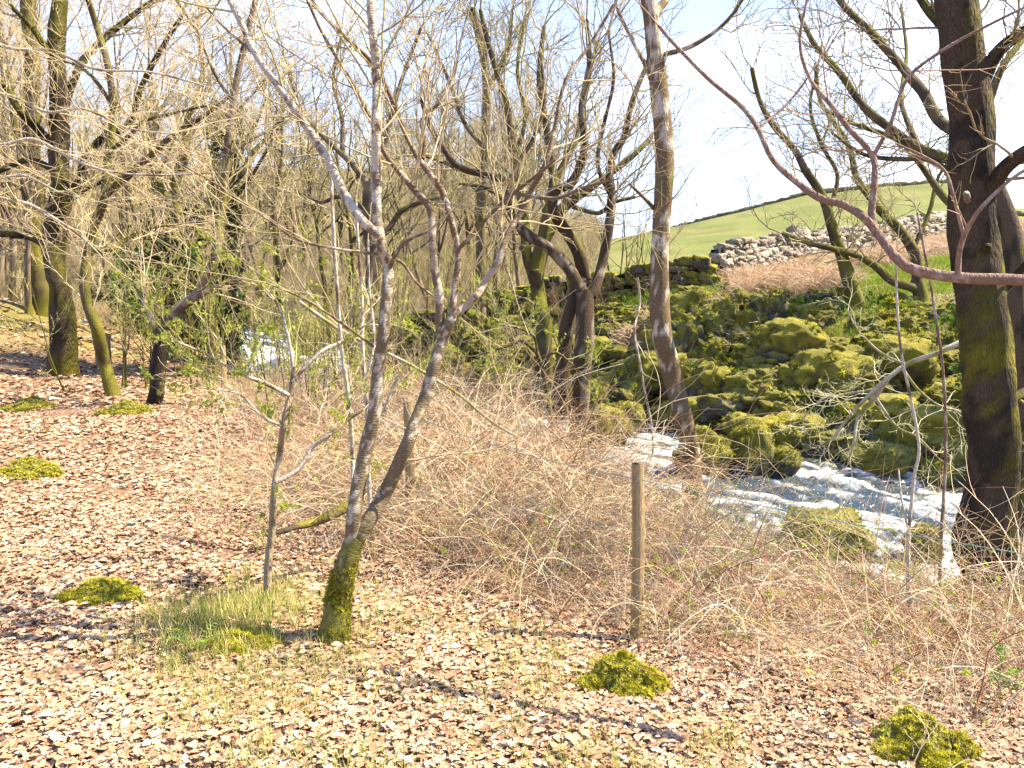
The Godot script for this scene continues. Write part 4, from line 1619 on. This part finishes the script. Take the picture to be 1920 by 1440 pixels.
	traced("oak_tree", "big dark oak trunk standing at the right edge of the bank", "oak tree", 5.6, "oak", [
		[0.1, 126, 72, [1884, 1075, 1866, 990, 1856, 900, 1846, 760, 1840, 640, 1836, 500, 1828, 330, 1822, 180, 1818, 0, 1816, -60], 0],
		[-0.5, 34, 18, [1842, 390, 1875, 325, 1920, 285, 1985, 250], 6],
		[-0.3, 30, 14, [1838, 160, 1870, 100, 1920, 60, 1990, 20], 6],
		[0.5, 30, 9, [1808, 110, 1785, 60, 1740, 10, 1700, -50], 8],
		[0.3, 26, 12, [1858, 780, 1880, 755, 1915, 735, 1970, 700], 2],
		[-0.1, 24, 10, [1862, 560, 1890, 530, 1925, 490], 1],
		[-0.22, 16, 11, [1822, 395, 1816, 378, 1812, 362], 0, "silver"],
		[-0.25, 18, 12, [1846, 500, 1850, 478, 1853, 462], 0],
	], {"material": "rough_bark", "len": 0.9, "levels": 2, "kids": 5, "wig": 0.3, "color": Color(0.22, 0.16, 0.11), "thin": 0.0018, "thick": 0.012, "lumpy": 0.24})

	traced("hanging_branch", "long smooth pinkish branch sweeping in from the right in the foreground", "branch", 3.2, "limb", [
		[0.9, 24, 6, [2010, 545, 1920, 525, 1820, 520, 1720, 505, 1680, 480, 1650, 440, 1620, 405, 1580, 380, 1540, 370, 1500, 345, 1450, 300, 1420, 240, 1390, 200, 1330, 150, 1270, 90, 1235, 50], 3],
		[0.3, 15, 4, [1645, 438, 1635, 400, 1640, 340, 1635, 290, 1590, 240, 1560, 200, 1520, 150, 1500, 80, 1515, -10], 4],
		[-0.1, 9, 4, [1637, 292, 1670, 230, 1700, 150, 1760, 100, 1840, 55, 1930, 10], 4],
		[-0.2, 11, 6, [1796, 515, 1800, 460, 1830, 400, 1890, 340, 1945, 305], 2],
		[0.1, 7, 4, [1806, 440, 1785, 360, 1770, 320, 1735, 295, 1680, 270], 3],
		[0.3, 6, 2, [1420, 242, 1480, 190, 1530, 120, 1570, 40], 3],
	], {"rooted": false, "flare": false, "len": 0.5, "levels": 1, "kids": 4, "wig": 0.15, "up": 0.2, "color": Color(0.33, 0.2, 0.17), "thin": 0.0014, "thick": 0.004})

	traced("background_oak", "mossy oak with spreading dark limbs standing just behind the big trunk", "oak tree", 9.0, "oak", [
		[0.1, 46, 30, [1925, 930, 1908, 760, 1902, 600, 1890, 440, 1850, 320, 1800, 250], 3],
		[2.0, 24, 9, [1800, 250, 1760, 225, 1730, 170, 1690, 125, 1630, 60, 1580, 10, 1560, -30], 14],
		[2.2, 24, 8, [1850, 320, 1785, 300, 1725, 280, 1680, 250, 1620, 200, 1570, 135, 1530, 90, 1500, 30], 16],
		[0.5, 22, 9, [1820, 280, 1850, 200, 1880, 120, 1930, 60], 8],
		[2.5, 16, 6, [1880, 400, 1790, 390, 1720, 300, 1680, 262, 1600, 232, 1545, 205], 12],
		[2.5, 12, 5, [1725, 280, 1690, 190, 1700, 100, 1690, 10], 9],
		[1.5, 16, 5, [1895, 500, 1800, 345, 1740, 300, 1690, 300, 1620, 290, 1560, 250], 12],
	], {"len": 1.1, "levels": 2, "kids": 5, "wig": 0.35, "up": 0.4, "color": Color(0.30, 0.24, 0.17), "thin": 0.0024, "thick": 0.012, "upper": "mossy"})

	traced("bank_oak", "mossy oak with two leaning trunks from one root on the far bank", "oak tree", 19.5, "mossy", [
		[0.1, 40, 7, [1662, 690, 1640, 645, 1610, 587, 1593, 533, 1580, 487, 1568, 453, 1553, 400, 1537, 360, 1510, 318, 1490, 280, 1450, 235, 1425, 190, 1410, 130], 18],
		[0.2, 40, 24, [1664, 680, 1690, 645, 1709, 613, 1720, 573, 1714, 533], 0],
		[-0.3, 18, 8, [1712, 545, 1703, 540, 1667, 527, 1640, 500, 1607, 480, 1573, 470, 1520, 457, 1470, 440], 9],
		[0.3, 22, 6, [1714, 535, 1714, 490, 1702, 460, 1678, 425, 1650, 395, 1630, 370, 1605, 330, 1595, 285, 1580, 250, 1540, 190, 1530, 120], 18],
		[0.5, 10, 5, [1553, 400, 1570, 330, 1540, 270, 1520, 200, 1535, 130], 10],
		[0.5, 10, 5, [1708, 470, 1740, 400, 1760, 330, 1800, 280], 9],
		[0.3, 14, 6, [1640, 645, 1622, 610, 1618, 585], 1],
	], {"len": 1.7, "levels": 2, "kids": 5, "wig": 0.35, "up": 0.4, "color": Color(0.30, 0.24, 0.16), "thin": 0.003, "thick": 0.02})

	traced("mossy_oak", "bright mossy trunk dividing into many limbs across the stream", "oak tree", 20.0, "mossy", [
		[0.0, 36, 24, [1020, 640, 1020, 590, 1012, 540, 1006, 512], 0],
		[0.5, 24, 8, [1014, 550, 1000, 508, 990, 470, 985, 400, 965, 300, 950, 200, 920, 100, 900, 20], 18],
		[0.6, 26, 8, [1013, 548, 1012, 500, 1030, 430, 1065, 385, 1110, 350, 1140, 330, 1190, 290, 1230, 250], 16],
		[-0.5, 24, 8, [1012, 540, 1008, 490, 1025, 420, 1040, 340, 1030, 260, 1012, 150, 1020, 50], 18],
		[0.7, 12, 6, [985, 420, 940, 370, 905, 350, 860, 345], 8],
		[0.6, 12, 6, [1040, 340, 1080, 260, 1095, 170, 1120, 80], 14],
		[0.4, 10, 6, [965, 300, 985, 220, 970, 130, 985, 40], 12],
		[-0.7, 10, 6, [1065, 385, 1120, 400, 1150, 380, 1190, 370], 7],
	], {"len": 1.7, "levels": 2, "kids": 5, "wig": 0.3, "up": 0.8, "color": Color(0.27, 0.22, 0.14), "mossy": 0.4, "thin": 0.003, "thick": 0.02})

	traced("dark_oak", "dark upright trunk with crooked limbs behind the forked birch crown", "oak tree", 24.0, "grey", [
		[0.0, 20, 16, [905, 640, 900, 520, 905, 400, 912, 270, 910, 150, 900, 75, 885, 20], 20],
		[0.5, 10, 6, [912, 280, 870, 230, 840, 150, 800, 60], 12],
		[-0.5, 10, 6, [910, 170, 950, 100, 960, 20], 10],
		[-0.5, 8, 5, [906, 370, 860, 320, 820, 300, 770, 290], 8],
	], {"len": 2.0, "levels": 2, "kids": 6, "wig": 0.3, "up": 0.6, "color": Color(0.25, 0.2, 0.15), "thin": 0.003, "thick": 0.02})

	traced("moss_streaked_tree", "moss streaked tree behind the silver stem with a limb curving right", "tree", 20.0, "grey", [
		[0.0, 30, 22, [702, 650, 700, 575, 698, 480, 690, 420, 692, 350], 2],
		[0.5, 14, 7, [690, 350, 660, 310, 630, 280, 595, 245, 560, 200, 540, 120], 14],
		[-0.4, 14, 6, [696, 450, 725, 435, 750, 400, 782, 382, 830, 370], 8],
		[0.7, 12, 6, [692, 350, 715, 290, 735, 210, 760, 130, 790, 50], 14],
		[0.5, 9, 5, [640, 290, 640, 220, 625, 150, 640, 70], 10],
		[0.5, 10, 5, [693, 400, 640, 370, 600, 380, 560, 360], 8],
	], {"len": 1.9, "levels": 2, "kids": 6, "wig": 0.3, "up": 0.6, "color": Color(0.28, 0.22, 0.16), "mossy": 0.4, "thin": 0.004, "thick": 0.018})

	traced("left_oak", "big straight mossy oak trunk by the path on the left", "oak tree", 18.0, "oak", [
		[0.0, 50, 26, [122, 715, 116, 600, 110, 500, 108, 440, 114, 360, 112, 280, 118, 150, 116, 0, 118, -50], 16],
		[0.6, 22, 10, [106, 480, 85, 455, 50, 440, 0, 436, -50, 420], 10],
		[-0.7, 20, 8, [112, 380, 150, 340, 160, 300, 200, 250, 240, 230, 270, 150, 340, 30], 16],
		[-1.0, 18, 8, [112, 290, 70, 240, 40, 210, 10, 160, -40, 120], 12],
		[1.0, 16, 8, [114, 240, 150, 130, 200, 70, 260, 20, 320, -20], 14],
		[-0.6, 14, 7, [116, 130, 70, 60, 20, 10], 10],
		[0.7, 16, 7, [108, 440, 130, 380, 180, 345, 240, 330], 10],
		[0.5, 13, 7, [113, 330, 60, 300, 0, 320, -40, 330], 10],
	], {"len": 1.6, "levels": 2, "kids": 5, "wig": 0.28, "up": 0.9, "color": Color(0.38, 0.29, 0.21), "thin": 0.0026, "thick": 0.02, "lumpy": 0.2, "material": "rough_bark"})

	traced("curved_tree", "slender mossy tree with a curved foot and a long limb to the right", "tree", 13.4, "mossy", [
		[0.0, 30, 10, [218, 752, 205, 715, 197, 680, 185, 620, 167, 565, 162, 510, 175, 430, 195, 370, 202, 300, 213, 210, 206, 130, 182, 50, 160, -20], 14],
		[-0.8, 16, 6, [196, 365, 225, 340, 255, 310, 280, 290, 310, 262, 350, 235, 392, 210, 430, 180], 14],
		[0.6, 12, 5, [172, 470, 205, 468, 250, 440, 290, 425, 335, 421], 6],
		[-0.5, 9, 4, [204, 285, 250, 245, 270, 225, 330, 210, 400, 195], 10],
		[0.5, 8, 4, [213, 200, 180, 150, 140, 120, 90, 110], 8],
	], {"len": 1.3, "levels": 2, "kids": 5, "wig": 0.26, "up": 0.8, "color": Color(0.40, 0.31, 0.23), "thin": 0.0025, "thick": 0.012})

	traced("leaning_tree", "leaning tree growing from a dark stump, pale stem bending up to the right", "tree", 12.2, "grey", [
		[0.0, 32, 24, [284, 775, 294, 735, 297, 700, 303, 660, 306, 640], 0, "burnt"],
		[0.1, 24, 9, [303, 652, 310, 622, 330, 582, 370, 550, 400, 490, 412, 400, 424, 280, 440, 180, 460, 80, 482, -10], 16],
		[-0.4, 14, 6, [345, 572, 375, 555, 405, 540, 450, 525], 4],
		[0.4, 13, 9, [302, 650, 285, 600, 272, 570, 270, 540], 4],
		[0.5, 8, 4, [425, 290, 470, 260, 510, 240, 560, 200], 8],
		[-0.3, 7, 4, [413, 390, 370, 370, 330, 330], 7],
		[0.3, 7, 4, [436, 190, 400, 130, 370, 60, 330, 0], 8],
	], {"len": 1.3, "levels": 2, "kids": 5, "wig": 0.2, "up": 0.4, "color": Color(0.46, 0.35, 0.27), "thin": 0.0022, "thick": 0.01, "upper": "pale", "upper_from": 9})

	traced("stooping_tree", "crooked mossy tree bent over behind the leaning stem, near a holly", "tree", 19.0, "mossy", [
		[0.0, 26, 16, [400, 640, 390, 580, 370, 500, 350, 460, 330, 400, 325, 350, 340, 290, 350, 220], 14],
		[0.4, 16, 7, [352, 465, 375, 420, 400, 370, 450, 330, 470, 290, 520, 240], 14],
		[0.4, 12, 6, [330, 400, 300, 350, 280, 290, 300, 220], 10],
		[0.4, 12, 6, [350, 220, 380, 140, 370, 60], 12],
	], {"len": 1.9, "levels": 2, "kids": 6, "wig": 0.28, "up": 0.5, "color": Color(0.33, 0.26, 0.17), "mossy": 0.4, "thin": 0.0026, "thick": 0.018})

	traced("moss_footed_tree", "tree with a bright yellow mossy foot behind the big left oak", "tree", 24.0, "mossy", [
		[0.0, 52, 24, [70, 650, 76, 590, 78, 520, 70, 450, 68, 350, 60, 250, 66, 120, 60, 0], 18],
		[0.5, 16, 8, [78, 500, 60, 430, 30, 380, -10, 330], 10],
		[-0.5, 12, 7, [66, 330, 30, 250, 20, 150, -10, 80], 10],
	], {"len": 2.3, "levels": 2, "kids": 6, "wig": 0.25, "up": 0.4, "color": Color(0.42, 0.31, 0.24), "thin": 0.003, "thick": 0.02, "lumpy": 0.2})

	traced("hawthorn", "young hawthorn with opening green leaves left of the forked birch", "hawthorn", 4.5, "mid", [
		[0.05, 21, 11, [503, 1125, 506, 1060, 512, 990, 516, 920, 524, 860, 530, 800, 545, 740, 552, 690], 6],
		[-0.3, 9, 4, [545, 742, 500, 720, 450, 700, 390, 665, 330, 640], 7],
		[0.3, 10, 4, [518, 905, 560, 880, 585, 840, 620, 815, 650, 790, 680, 770], 6],
		[0.3, 8, 3, [548, 715, 600, 660, 640, 640, 700, 600], 6],
		[-0.2, 7, 3, [530, 800, 490, 780, 450, 740, 400, 730], 6],
		[0.1, 7, 3, [550, 690, 540, 630, 520, 570, 480, 520], 6],
	], {"len": 0.42, "levels": 2, "kids": 4, "wig": 0.3, "up": 0.2, "color": Color(0.40, 0.33, 0.24), "thin": 0.0011, "thick": 0.004, "leaves": 1.0, "leaf_size": 0.013, "from": 0.2, "upper": "pale"})

	traced("bank_hawthorn", "little bent hawthorn in leaf on the bank left of the dark twin trunks", "hawthorn", 10.6, "mossy", [
		[0.1, 14, 8, [1036, 830, 1032, 770, 1025, 730, 1018, 690, 1008, 660], 3],
		[0.2, 7, 3, [1010, 665, 980, 640, 950, 650, 900, 665], 5],
		[0.3, 7, 3, [1015, 680, 1040, 660, 1070, 680, 1090, 700], 5],
		[0.1, 6, 3, [1008, 660, 1000, 630, 960, 610, 920, 600], 5],
	], {"len": 0.7, "levels": 2, "kids": 4, "wig": 0.3, "up": 0.1, "color": Color(0.38, 0.33, 0.22), "thin": 0.0022, "thick": 0.007, "leaves": 0.5, "leaf_size": 0.03})

	traced("birch_sapling", "thin pale sapling close behind the left stem of the forked birch", "sapling", 5.2, "pale", [
		[0.2, 11, 6, [664, 950, 662, 850, 652, 740, 640, 650, 632, 540, 626, 430, 622, 340], 7],
	], {"len": 0.5, "levels": 1, "wig": 0.2, "color": Color(0.45, 0.36, 0.28), "thin": 0.0013, "thick": 0.004, "leaves": 0.15, "leaf_size": 0.012})
	traced("birch_sapling", "thin pale twin sapling nearest to the left stem of the forked birch", "sapling", 5.6, "pale", [
		[0.2, 10, 5, [690, 860, 688, 760, 680, 660, 678, 560, 672, 460, 668, 380], 6],
		[0.1, 6, 4, [684, 720, 700, 640, 692, 540, 690, 450], 3],
	], {"len": 0.5, "levels": 1, "wig": 0.2, "color": Color(0.45, 0.36, 0.28), "thin": 0.0013, "thick": 0.004, "leaves": 0.12, "leaf_size": 0.012})

	traced("fallen_branch", "mossy fallen branch propped against the hawthorn stem", "branch", 4.6, "mossy", [
		[0.5, 9, 20, [510, 1000, 545, 992, 580, 982, 620, 968, 662, 945], 3],
	], {"rooted": false, "len": 0.2, "levels": 0, "color": Color(0.4, 0.32, 0.22), "flare": false})
	traced("fallen_log", "short pale log lying in the brambles left of the big oak foot", "log", 6.2, "bleached", [
		[0.3, 20, 22, [1735, 1125, 1765, 1108, 1800, 1095], 0],
	], {"rooted": false, "flare": false})
	traced("dead_bough", "bleached dead bough with crooked pale twigs hanging over the stream", "branch", 7.4, "bleached", [
		[0.4, 11, 5, [1805, 640, 1760, 660, 1700, 682, 1660, 712, 1620, 750, 1585, 790, 1560, 825], 9],
		[0.2, 8, 4, [1665, 708, 1640, 745, 1610, 780, 1600, 830, 1590, 870], 8],
		[0.3, 6, 3, [1690, 690, 1720, 730, 1760, 760, 1800, 770], 7],
		[0.2, 5, 3, [1640, 730, 1580, 740, 1540, 750, 1500, 790], 7],
		[-0.2, 6, 3, [1640, 745, 1680, 800, 1720, 820, 1760, 860], 6],
		[0.2, 5, 3, [1700, 684, 1650, 660, 1610, 620, 1590, 585], 3],
	], {"rooted": false, "len": 0.55, "levels": 2, "kids": 4, "wig": 0.5, "up": 0.0, "color": Color(0.55, 0.5, 0.36), "thin": 0.0017, "thick": 0.005, "from": 0.3, "flare": false})
	traced("hazel_shoot", "thin grey shoot rising out of the brambles before the rapids", "sapling", 4.6, "pale", [
		[0.2, 9, 4, [1704, 1150, 1702, 1020, 1712, 900, 1722, 840, 1710, 760, 1690, 660, 1682, 560, 1680, 480], 2],
		[0.1, 5, 3, [1703, 1000, 1690, 940, 1684, 880], 0],
	], {"len": 0.25, "levels": 0, "color": Color(0.42, 0.34, 0.26), "thin": 0.0012})
	traced("hazel_shoot", "thin straight shoot just right of the other one, before the big oak", "sapling", 4.8, "brown", [
		[0.2, 8, 4, [1760, 1180, 1765, 1000, 1772, 850, 1768, 700, 1750, 560, 1735, 480, 1720, 400], 2],
	], {"len": 0.3, "levels": 0, "color": Color(0.36, 0.28, 0.22), "thin": 0.0012})
	traced("hanging_vine", "thin pale stem dangling in front of the far bank beside the blotched birch", "vine", 9.0, "pale", [
		[0.1, 5, 4, [1195, 520, 1200, 570, 1190, 620, 1200, 680, 1210, 740, 1222, 800, 1224, 850], 3],
	], {"rooted": false, "flare": false, "len": 0.3, "levels": 0, "color": Color(0.5, 0.44, 0.34)})
	traced("bent_branch", "broken pale branch slanting through the brambles behind the forked birch", "branch", 6.4, "bleached", [
		[0.6, 8, 4, [560, 565, 640, 620, 720, 660, 780, 690, 860, 740, 920, 790, 990, 830], 8],
		[0.1, 7, 4, [760, 685, 740, 720, 725, 755, 715, 780], 1],
	], {"rooted": false, "flare": false, "len": 0.5, "levels": 1, "wig": 0.25, "color": Color(0.52, 0.44, 0.34), "thin": 0.0018})
	traced("overhanging_twigs", "long pale beech twigs hanging in from the upper left", "branch", 6.0, "pale", [
		[0.3, 8, 3, [-60, 255, 0, 272, 65, 262, 140, 300, 210, 322, 300, 328, 430, 322], 8],
		[0.5, 8, 3, [-60, 170, 20, 180, 90, 210, 160, 205, 240, 240, 320, 250], 7],
		[0.5, 7, 3, [-60, 350, 0, 370, 60, 385, 120, 420, 160, 450, 190, 480], 8],
		[0.3, 8, 3, [-60, 60, 20, 90, 100, 95, 180, 130, 280, 135, 380, 160], 8],
		[0.3, 7, 3, [-60, 290, 0, 330, 50, 330, 110, 360, 150, 370], 7],
	], {"rooted": false, "flare": false, "len": 0.9, "levels": 2, "kids": 4, "wig": 0.16, "up": 0.2, "color": Color(0.54, 0.42, 0.33), "thin": 0.0014, "thick": 0.003, "from": 0.1})


# labels that say between which named trees a thing stands and how far back
func tell_apart(things: Array) -> void:
	var marks := [[-999, ""], [75, "the moss footed tree"], [115, "the big left oak"], [190, "the curved tree"], [300, "the leaning tree"], [432, "the ivy tree"], [630, "the pale sapling"], [712, "the silver stem"], [850, "the right birch stem"], [1020, "the mossy oak"], [1240, "the blotched birch"], [9999, ""]]
	var ranks := ["nearest", "second nearest", "third nearest", "fourth nearest", "fifth nearest", "sixth nearest", "seventh nearest", "eighth nearest", "ninth nearest", "tenth nearest"]
	things.sort_custom(func(p, q): return p[1] < q[1])
	var used := {}
	for t in things:
		var i := 0
		while marks[i + 1][0] < t[0]: i += 1
		var where: String = "left of " + marks[1][1] if i == 0 else "between %s and %s" % [marks[i][1].trim_prefix("the "), marks[i + 1][1].trim_prefix("the ")]
		var key: String = where + t[3]
		var r: int = used.get(key, 0)
		used[key] = r + 1
		t[2].set_meta("label", "%s %s, seen %s" % [ranks[mini(r, 9)], t[3], where])


func wood() -> void:
	var rng := RandomNumberGenerator.new()
	rng.seed = 61
	var kinds := []
	var warm := Color(0.32, 0.255, 0.19)
	for i in 4:
		kinds.append(wild_tree(200 + i, 11.0, 0.18, 0.3, 1, "grey" if i % 2 else "mossy", {"color": warm * [1.0, 1.15, 0.9, 1.1][i], "limbs": 10, "twigs": 5, "kids": 5, "thin": 0.0042, "levels": 2, "wig": 0.26}))
	for i in 2:
		kinds.append(wild_tree(220 + i, 11.0, 0.11, 0.13, 2, "grey", {"color": Color(0.42, 0.31, 0.25), "limbs": 9, "twigs": 6, "kids": 5, "thin": 0.0042, "levels": 2, "wig": 0.2, "up": 0.9}))
	var placed := []
	var near_ones := []
	var n := 0
	var labels := ["crooked mossy bare tree standing in the wood beyond the path and stream", "slender twin stemmed bare tree standing in the wood beyond the path and stream"]
	var tries := 0
	while n < 130 and tries < 6000:
		tries += 1
		var far := n >= 32
		var d := rng.randf_range(23.0, 50.0) if not far else rng.randf_range(50.0, 140.0)
		var q := rng.randf_range(-0.66, 0.06) if far else rng.randf_range(-0.66, 0.02)
		var x := q * d
		var r := river(x, d)
		if absf(r[0]) < r[2] + 0.8 or absf(q + 0.5) < 0.025 and d < 40:
			continue
		var clash := false
		for p in placed:
			if p.distance_to(Vector2(x, d)) < (2.2 if not far else 3.0):
				clash = true
		if clash:
			continue
		placed.append(Vector2(x, d))
		var k := rng.randi_range(0, 5)
		var sc := rng.randf_range(0.75, 1.15) * (1.0 if far else lerpf(1.0, 0.72, smoothstep(-0.3, -0.1, q)))
		if far and k >= 4: k -= 3
		var tree_ := plant(kinds[k], "bare_tree", x, d, rng.randf() * TAU, sc, labels[0] if k < 4 else labels[1], "tree", "bare crooked trees of the wood" if k < 4 else "bare slender trees of the wood")
		if far:
			tag(tree_, "small bare tree far back on the wooded slope behind the wood", "tree", "far trees on the wooded slope")
		else:
			near_ones.append([960.0 + q * FOC, d, tree_, "crooked bare tree" if k < 4 else "twin stemmed bare tree"])
		n += 1
	tell_apart(near_ones)
	for k in kinds: k.free()

	# coppiced shoots and shrubs along the far bank and under the wood
	var shrubs := []
	for i in 3:
		shrubs.append(wild_tree(240 + i, 3.2, 0.03, 0.12, 6, "mossy", {"color": Color(0.42, 0.36, 0.2), "limbs": 4, "twigs": 3, "kids": 4, "levels": 1, "thin": 0.004, "leaves": [0.15, 0.35, 0.0][i], "leaf_size": 0.03, "tone": Color(0.32, 0.34, 0.08), "wig": 0.25, "up": 0.9}))
	var spots := [[1195, 560, 24.0, 1.0], [1210, 560, 24.5, 0.9], [915, 640, 21.0, 1.0], [945, 635, 22.0, 0.8], [880, 640, 22.5, 0.9]]
	for i in 46:
		var d := rng.randf_range(10.0, 30.0)
		var x := rng.randf_range(-0.48, 0.0) * d
		var r := river(x, d)
		if absf(r[0]) < r[2] + 0.6 or (d < 15.0 and beyond_fence(x, d) < 0.2) or (beyond_fence(x, d) < -1.5 and x / d < -0.42):
			continue
		spots.append([960 + x / d * FOC, 0, d, rng.randf_range(0.5, 1.05) * (0.7 if d < 15 else 1.0)])
	var near_shrubs := []
	for i in spots.size():
		var e: Array = spots[i]
		var x: float = (e[0] - 960.0) / FOC * e[2]
		var k := i % 3 if i > 4 else 2
		var shrub_ := plant(shrubs[k], "shrub", x, e[2], rng.randf() * TAU, e[3], ["many stemmed shrub just coming into leaf in the undergrowth", "leafy green many stemmed shrub in the undergrowth", "leafless many stemmed shrub in the undergrowth"][k], "shrub", ["shrubs just coming into leaf", "leafy green shrubs", "leafless shrubs"][k])
		near_shrubs.append([e[0], e[2], shrub_, ["budding shrub", "leafy green shrub", "leafless shrub"][k]])
	tell_apart(near_shrubs)
	for k in shrubs: k.free()

	# brush on the floor of the wood and the slope behind
	var brush := Geo.new()
	var no_tips := []
	for i in 9:
		twig(brush, Vector3(rng.randfn() * 0.15, 0, rng.randfn() * 0.15), (Vector3.UP + rand_dir(rng) * 0.6).normalized(), rng.randf_range(0.7, 1.5), 0.007, 2, {"wig": 0.25, "up": 0.5, "kids": 4, "color": Color.WHITE, "thin": 0.004}, rng, no_tips)
	var places := []
	var cols := PackedColorArray()
	for i in 5200:
		var d := sqrt(lerpf(14.0 * 14.0, 110.0 * 110.0, rng.randf()))
		var x := rng.randf_range(-0.68, 0.1) * d
		var r := river(x, d)
		if absf(r[0]) < r[2] + 0.4 or (d < 26.0 and beyond_fence(x, d) < 0.5): continue
		var s := rng.randf_range(0.5, 1.3) * lerpf(0.7, 2.0, smoothstep(15.0, 90.0, d))
		places.append(Transform3D(Basis(Vector3.UP, rng.randf() * TAU).scaled(Vector3(s, s * rng.randf_range(0.6, 1.2), s)), Vector3(x, ground(x, d) - 0.05, -d)))
		cols.append([Color(0.40, 0.30, 0.21), Color(0.30, 0.26, 0.11), Color(0.46, 0.38, 0.28), Color(0.24, 0.16, 0.10)][rng.randi_range(0, 3)] * rng.randf_range(0.7, 1.15))
	tag(many("brush", brush.mesh(mats.twig), places, cols), "tangled bare brush covering the floor of the wood and the slope behind", "undergrowth")

	# evergreens
	holly(315, 560, 19.5, 2.0, 3.3, "round dark green holly bush behind the leaning stem", 71)
	holly(395, 640, 21.5, 1.0, 1.2, "small holly at the foot of the ivy covered trunk", 72)
	holly(1905, 660, 15.0, 0.9, 2.4, "dark ivy clump right of the big oak trunk", 73)
	ivy_tree()


func holly(px: float, py: float, d: float, wide: float, tall: float, label: String, seed_: int) -> void:
	var rng := RandomNumberGenerator.new()
	rng.seed = seed_
	var c := spot(px, py, d)
	var y := ground(c.x, d)
	var node := root_at("holly_bush", Vector3(c.x, y, -d))
	tag(node, label, "bush")
	var g := Geo.new()
	var tips := []
	for k in 26:
		var dir := (Vector3.UP * rng.randf_range(0.4, 1.4) + rand_dir(rng) * 0.7).normalized()
		twig(g, Vector3(0, 0.1 + tall * 0.5 * rng.randf(), 0), Vector3(dir.x * wide, dir.y * tall, dir.z * wide).normalized(), tall * 0.6, 0.02, 2, {"wig": 0.25, "up": 0.2, "kids": 5, "color": Color(0.15, 0.12, 0.07), "thin": 0.005, "leafy": true}, rng, tips)
	put("stems", g.mesh(mats.twig), node)
	leaf_sprigs(node, tips, 0.8, 0.09, rng, "leaves", Color(0.085, 0.15, 0.045))


func ivy_tree() -> void:
	var o := wild_tree(90, 9.0, 0.16, 0.12, 1, "grey", {"color": Color(0.36, 0.29, 0.2), "limbs": 9, "twigs": 6, "kids": 5, "thin": 0.0042, "levels": 2})
	o.name = numbered("ivy_tree")
	add_child(o, true)
	var c := spot(432, 620, 20.0)
	o.position = Vector3(c.x, ground(c.x, 20.0), -20.0)
	tag(o, "upright tree wrapped in dark green ivy left of the forked birch", "tree")
	var rng := RandomNumberGenerator.new()
	rng.seed = 91
	var tips := []
	for k in 2600:
		var y := rng.randf_range(0.2, 6.5)
		var a := rng.randf() * TAU
		var rr := (0.2 + 0.35 * absf(noise_a.get_noise_2d(y * 20, a * 6))) * rng.randf_range(0.7, 1.3)
		tips.append(Vector3(cos(a) * rr, y, sin(a) * rr))
	leaf_sprigs(o, tips, 1.0, 0.07, rng, "ivy", Color(0.06, 0.10, 0.03))
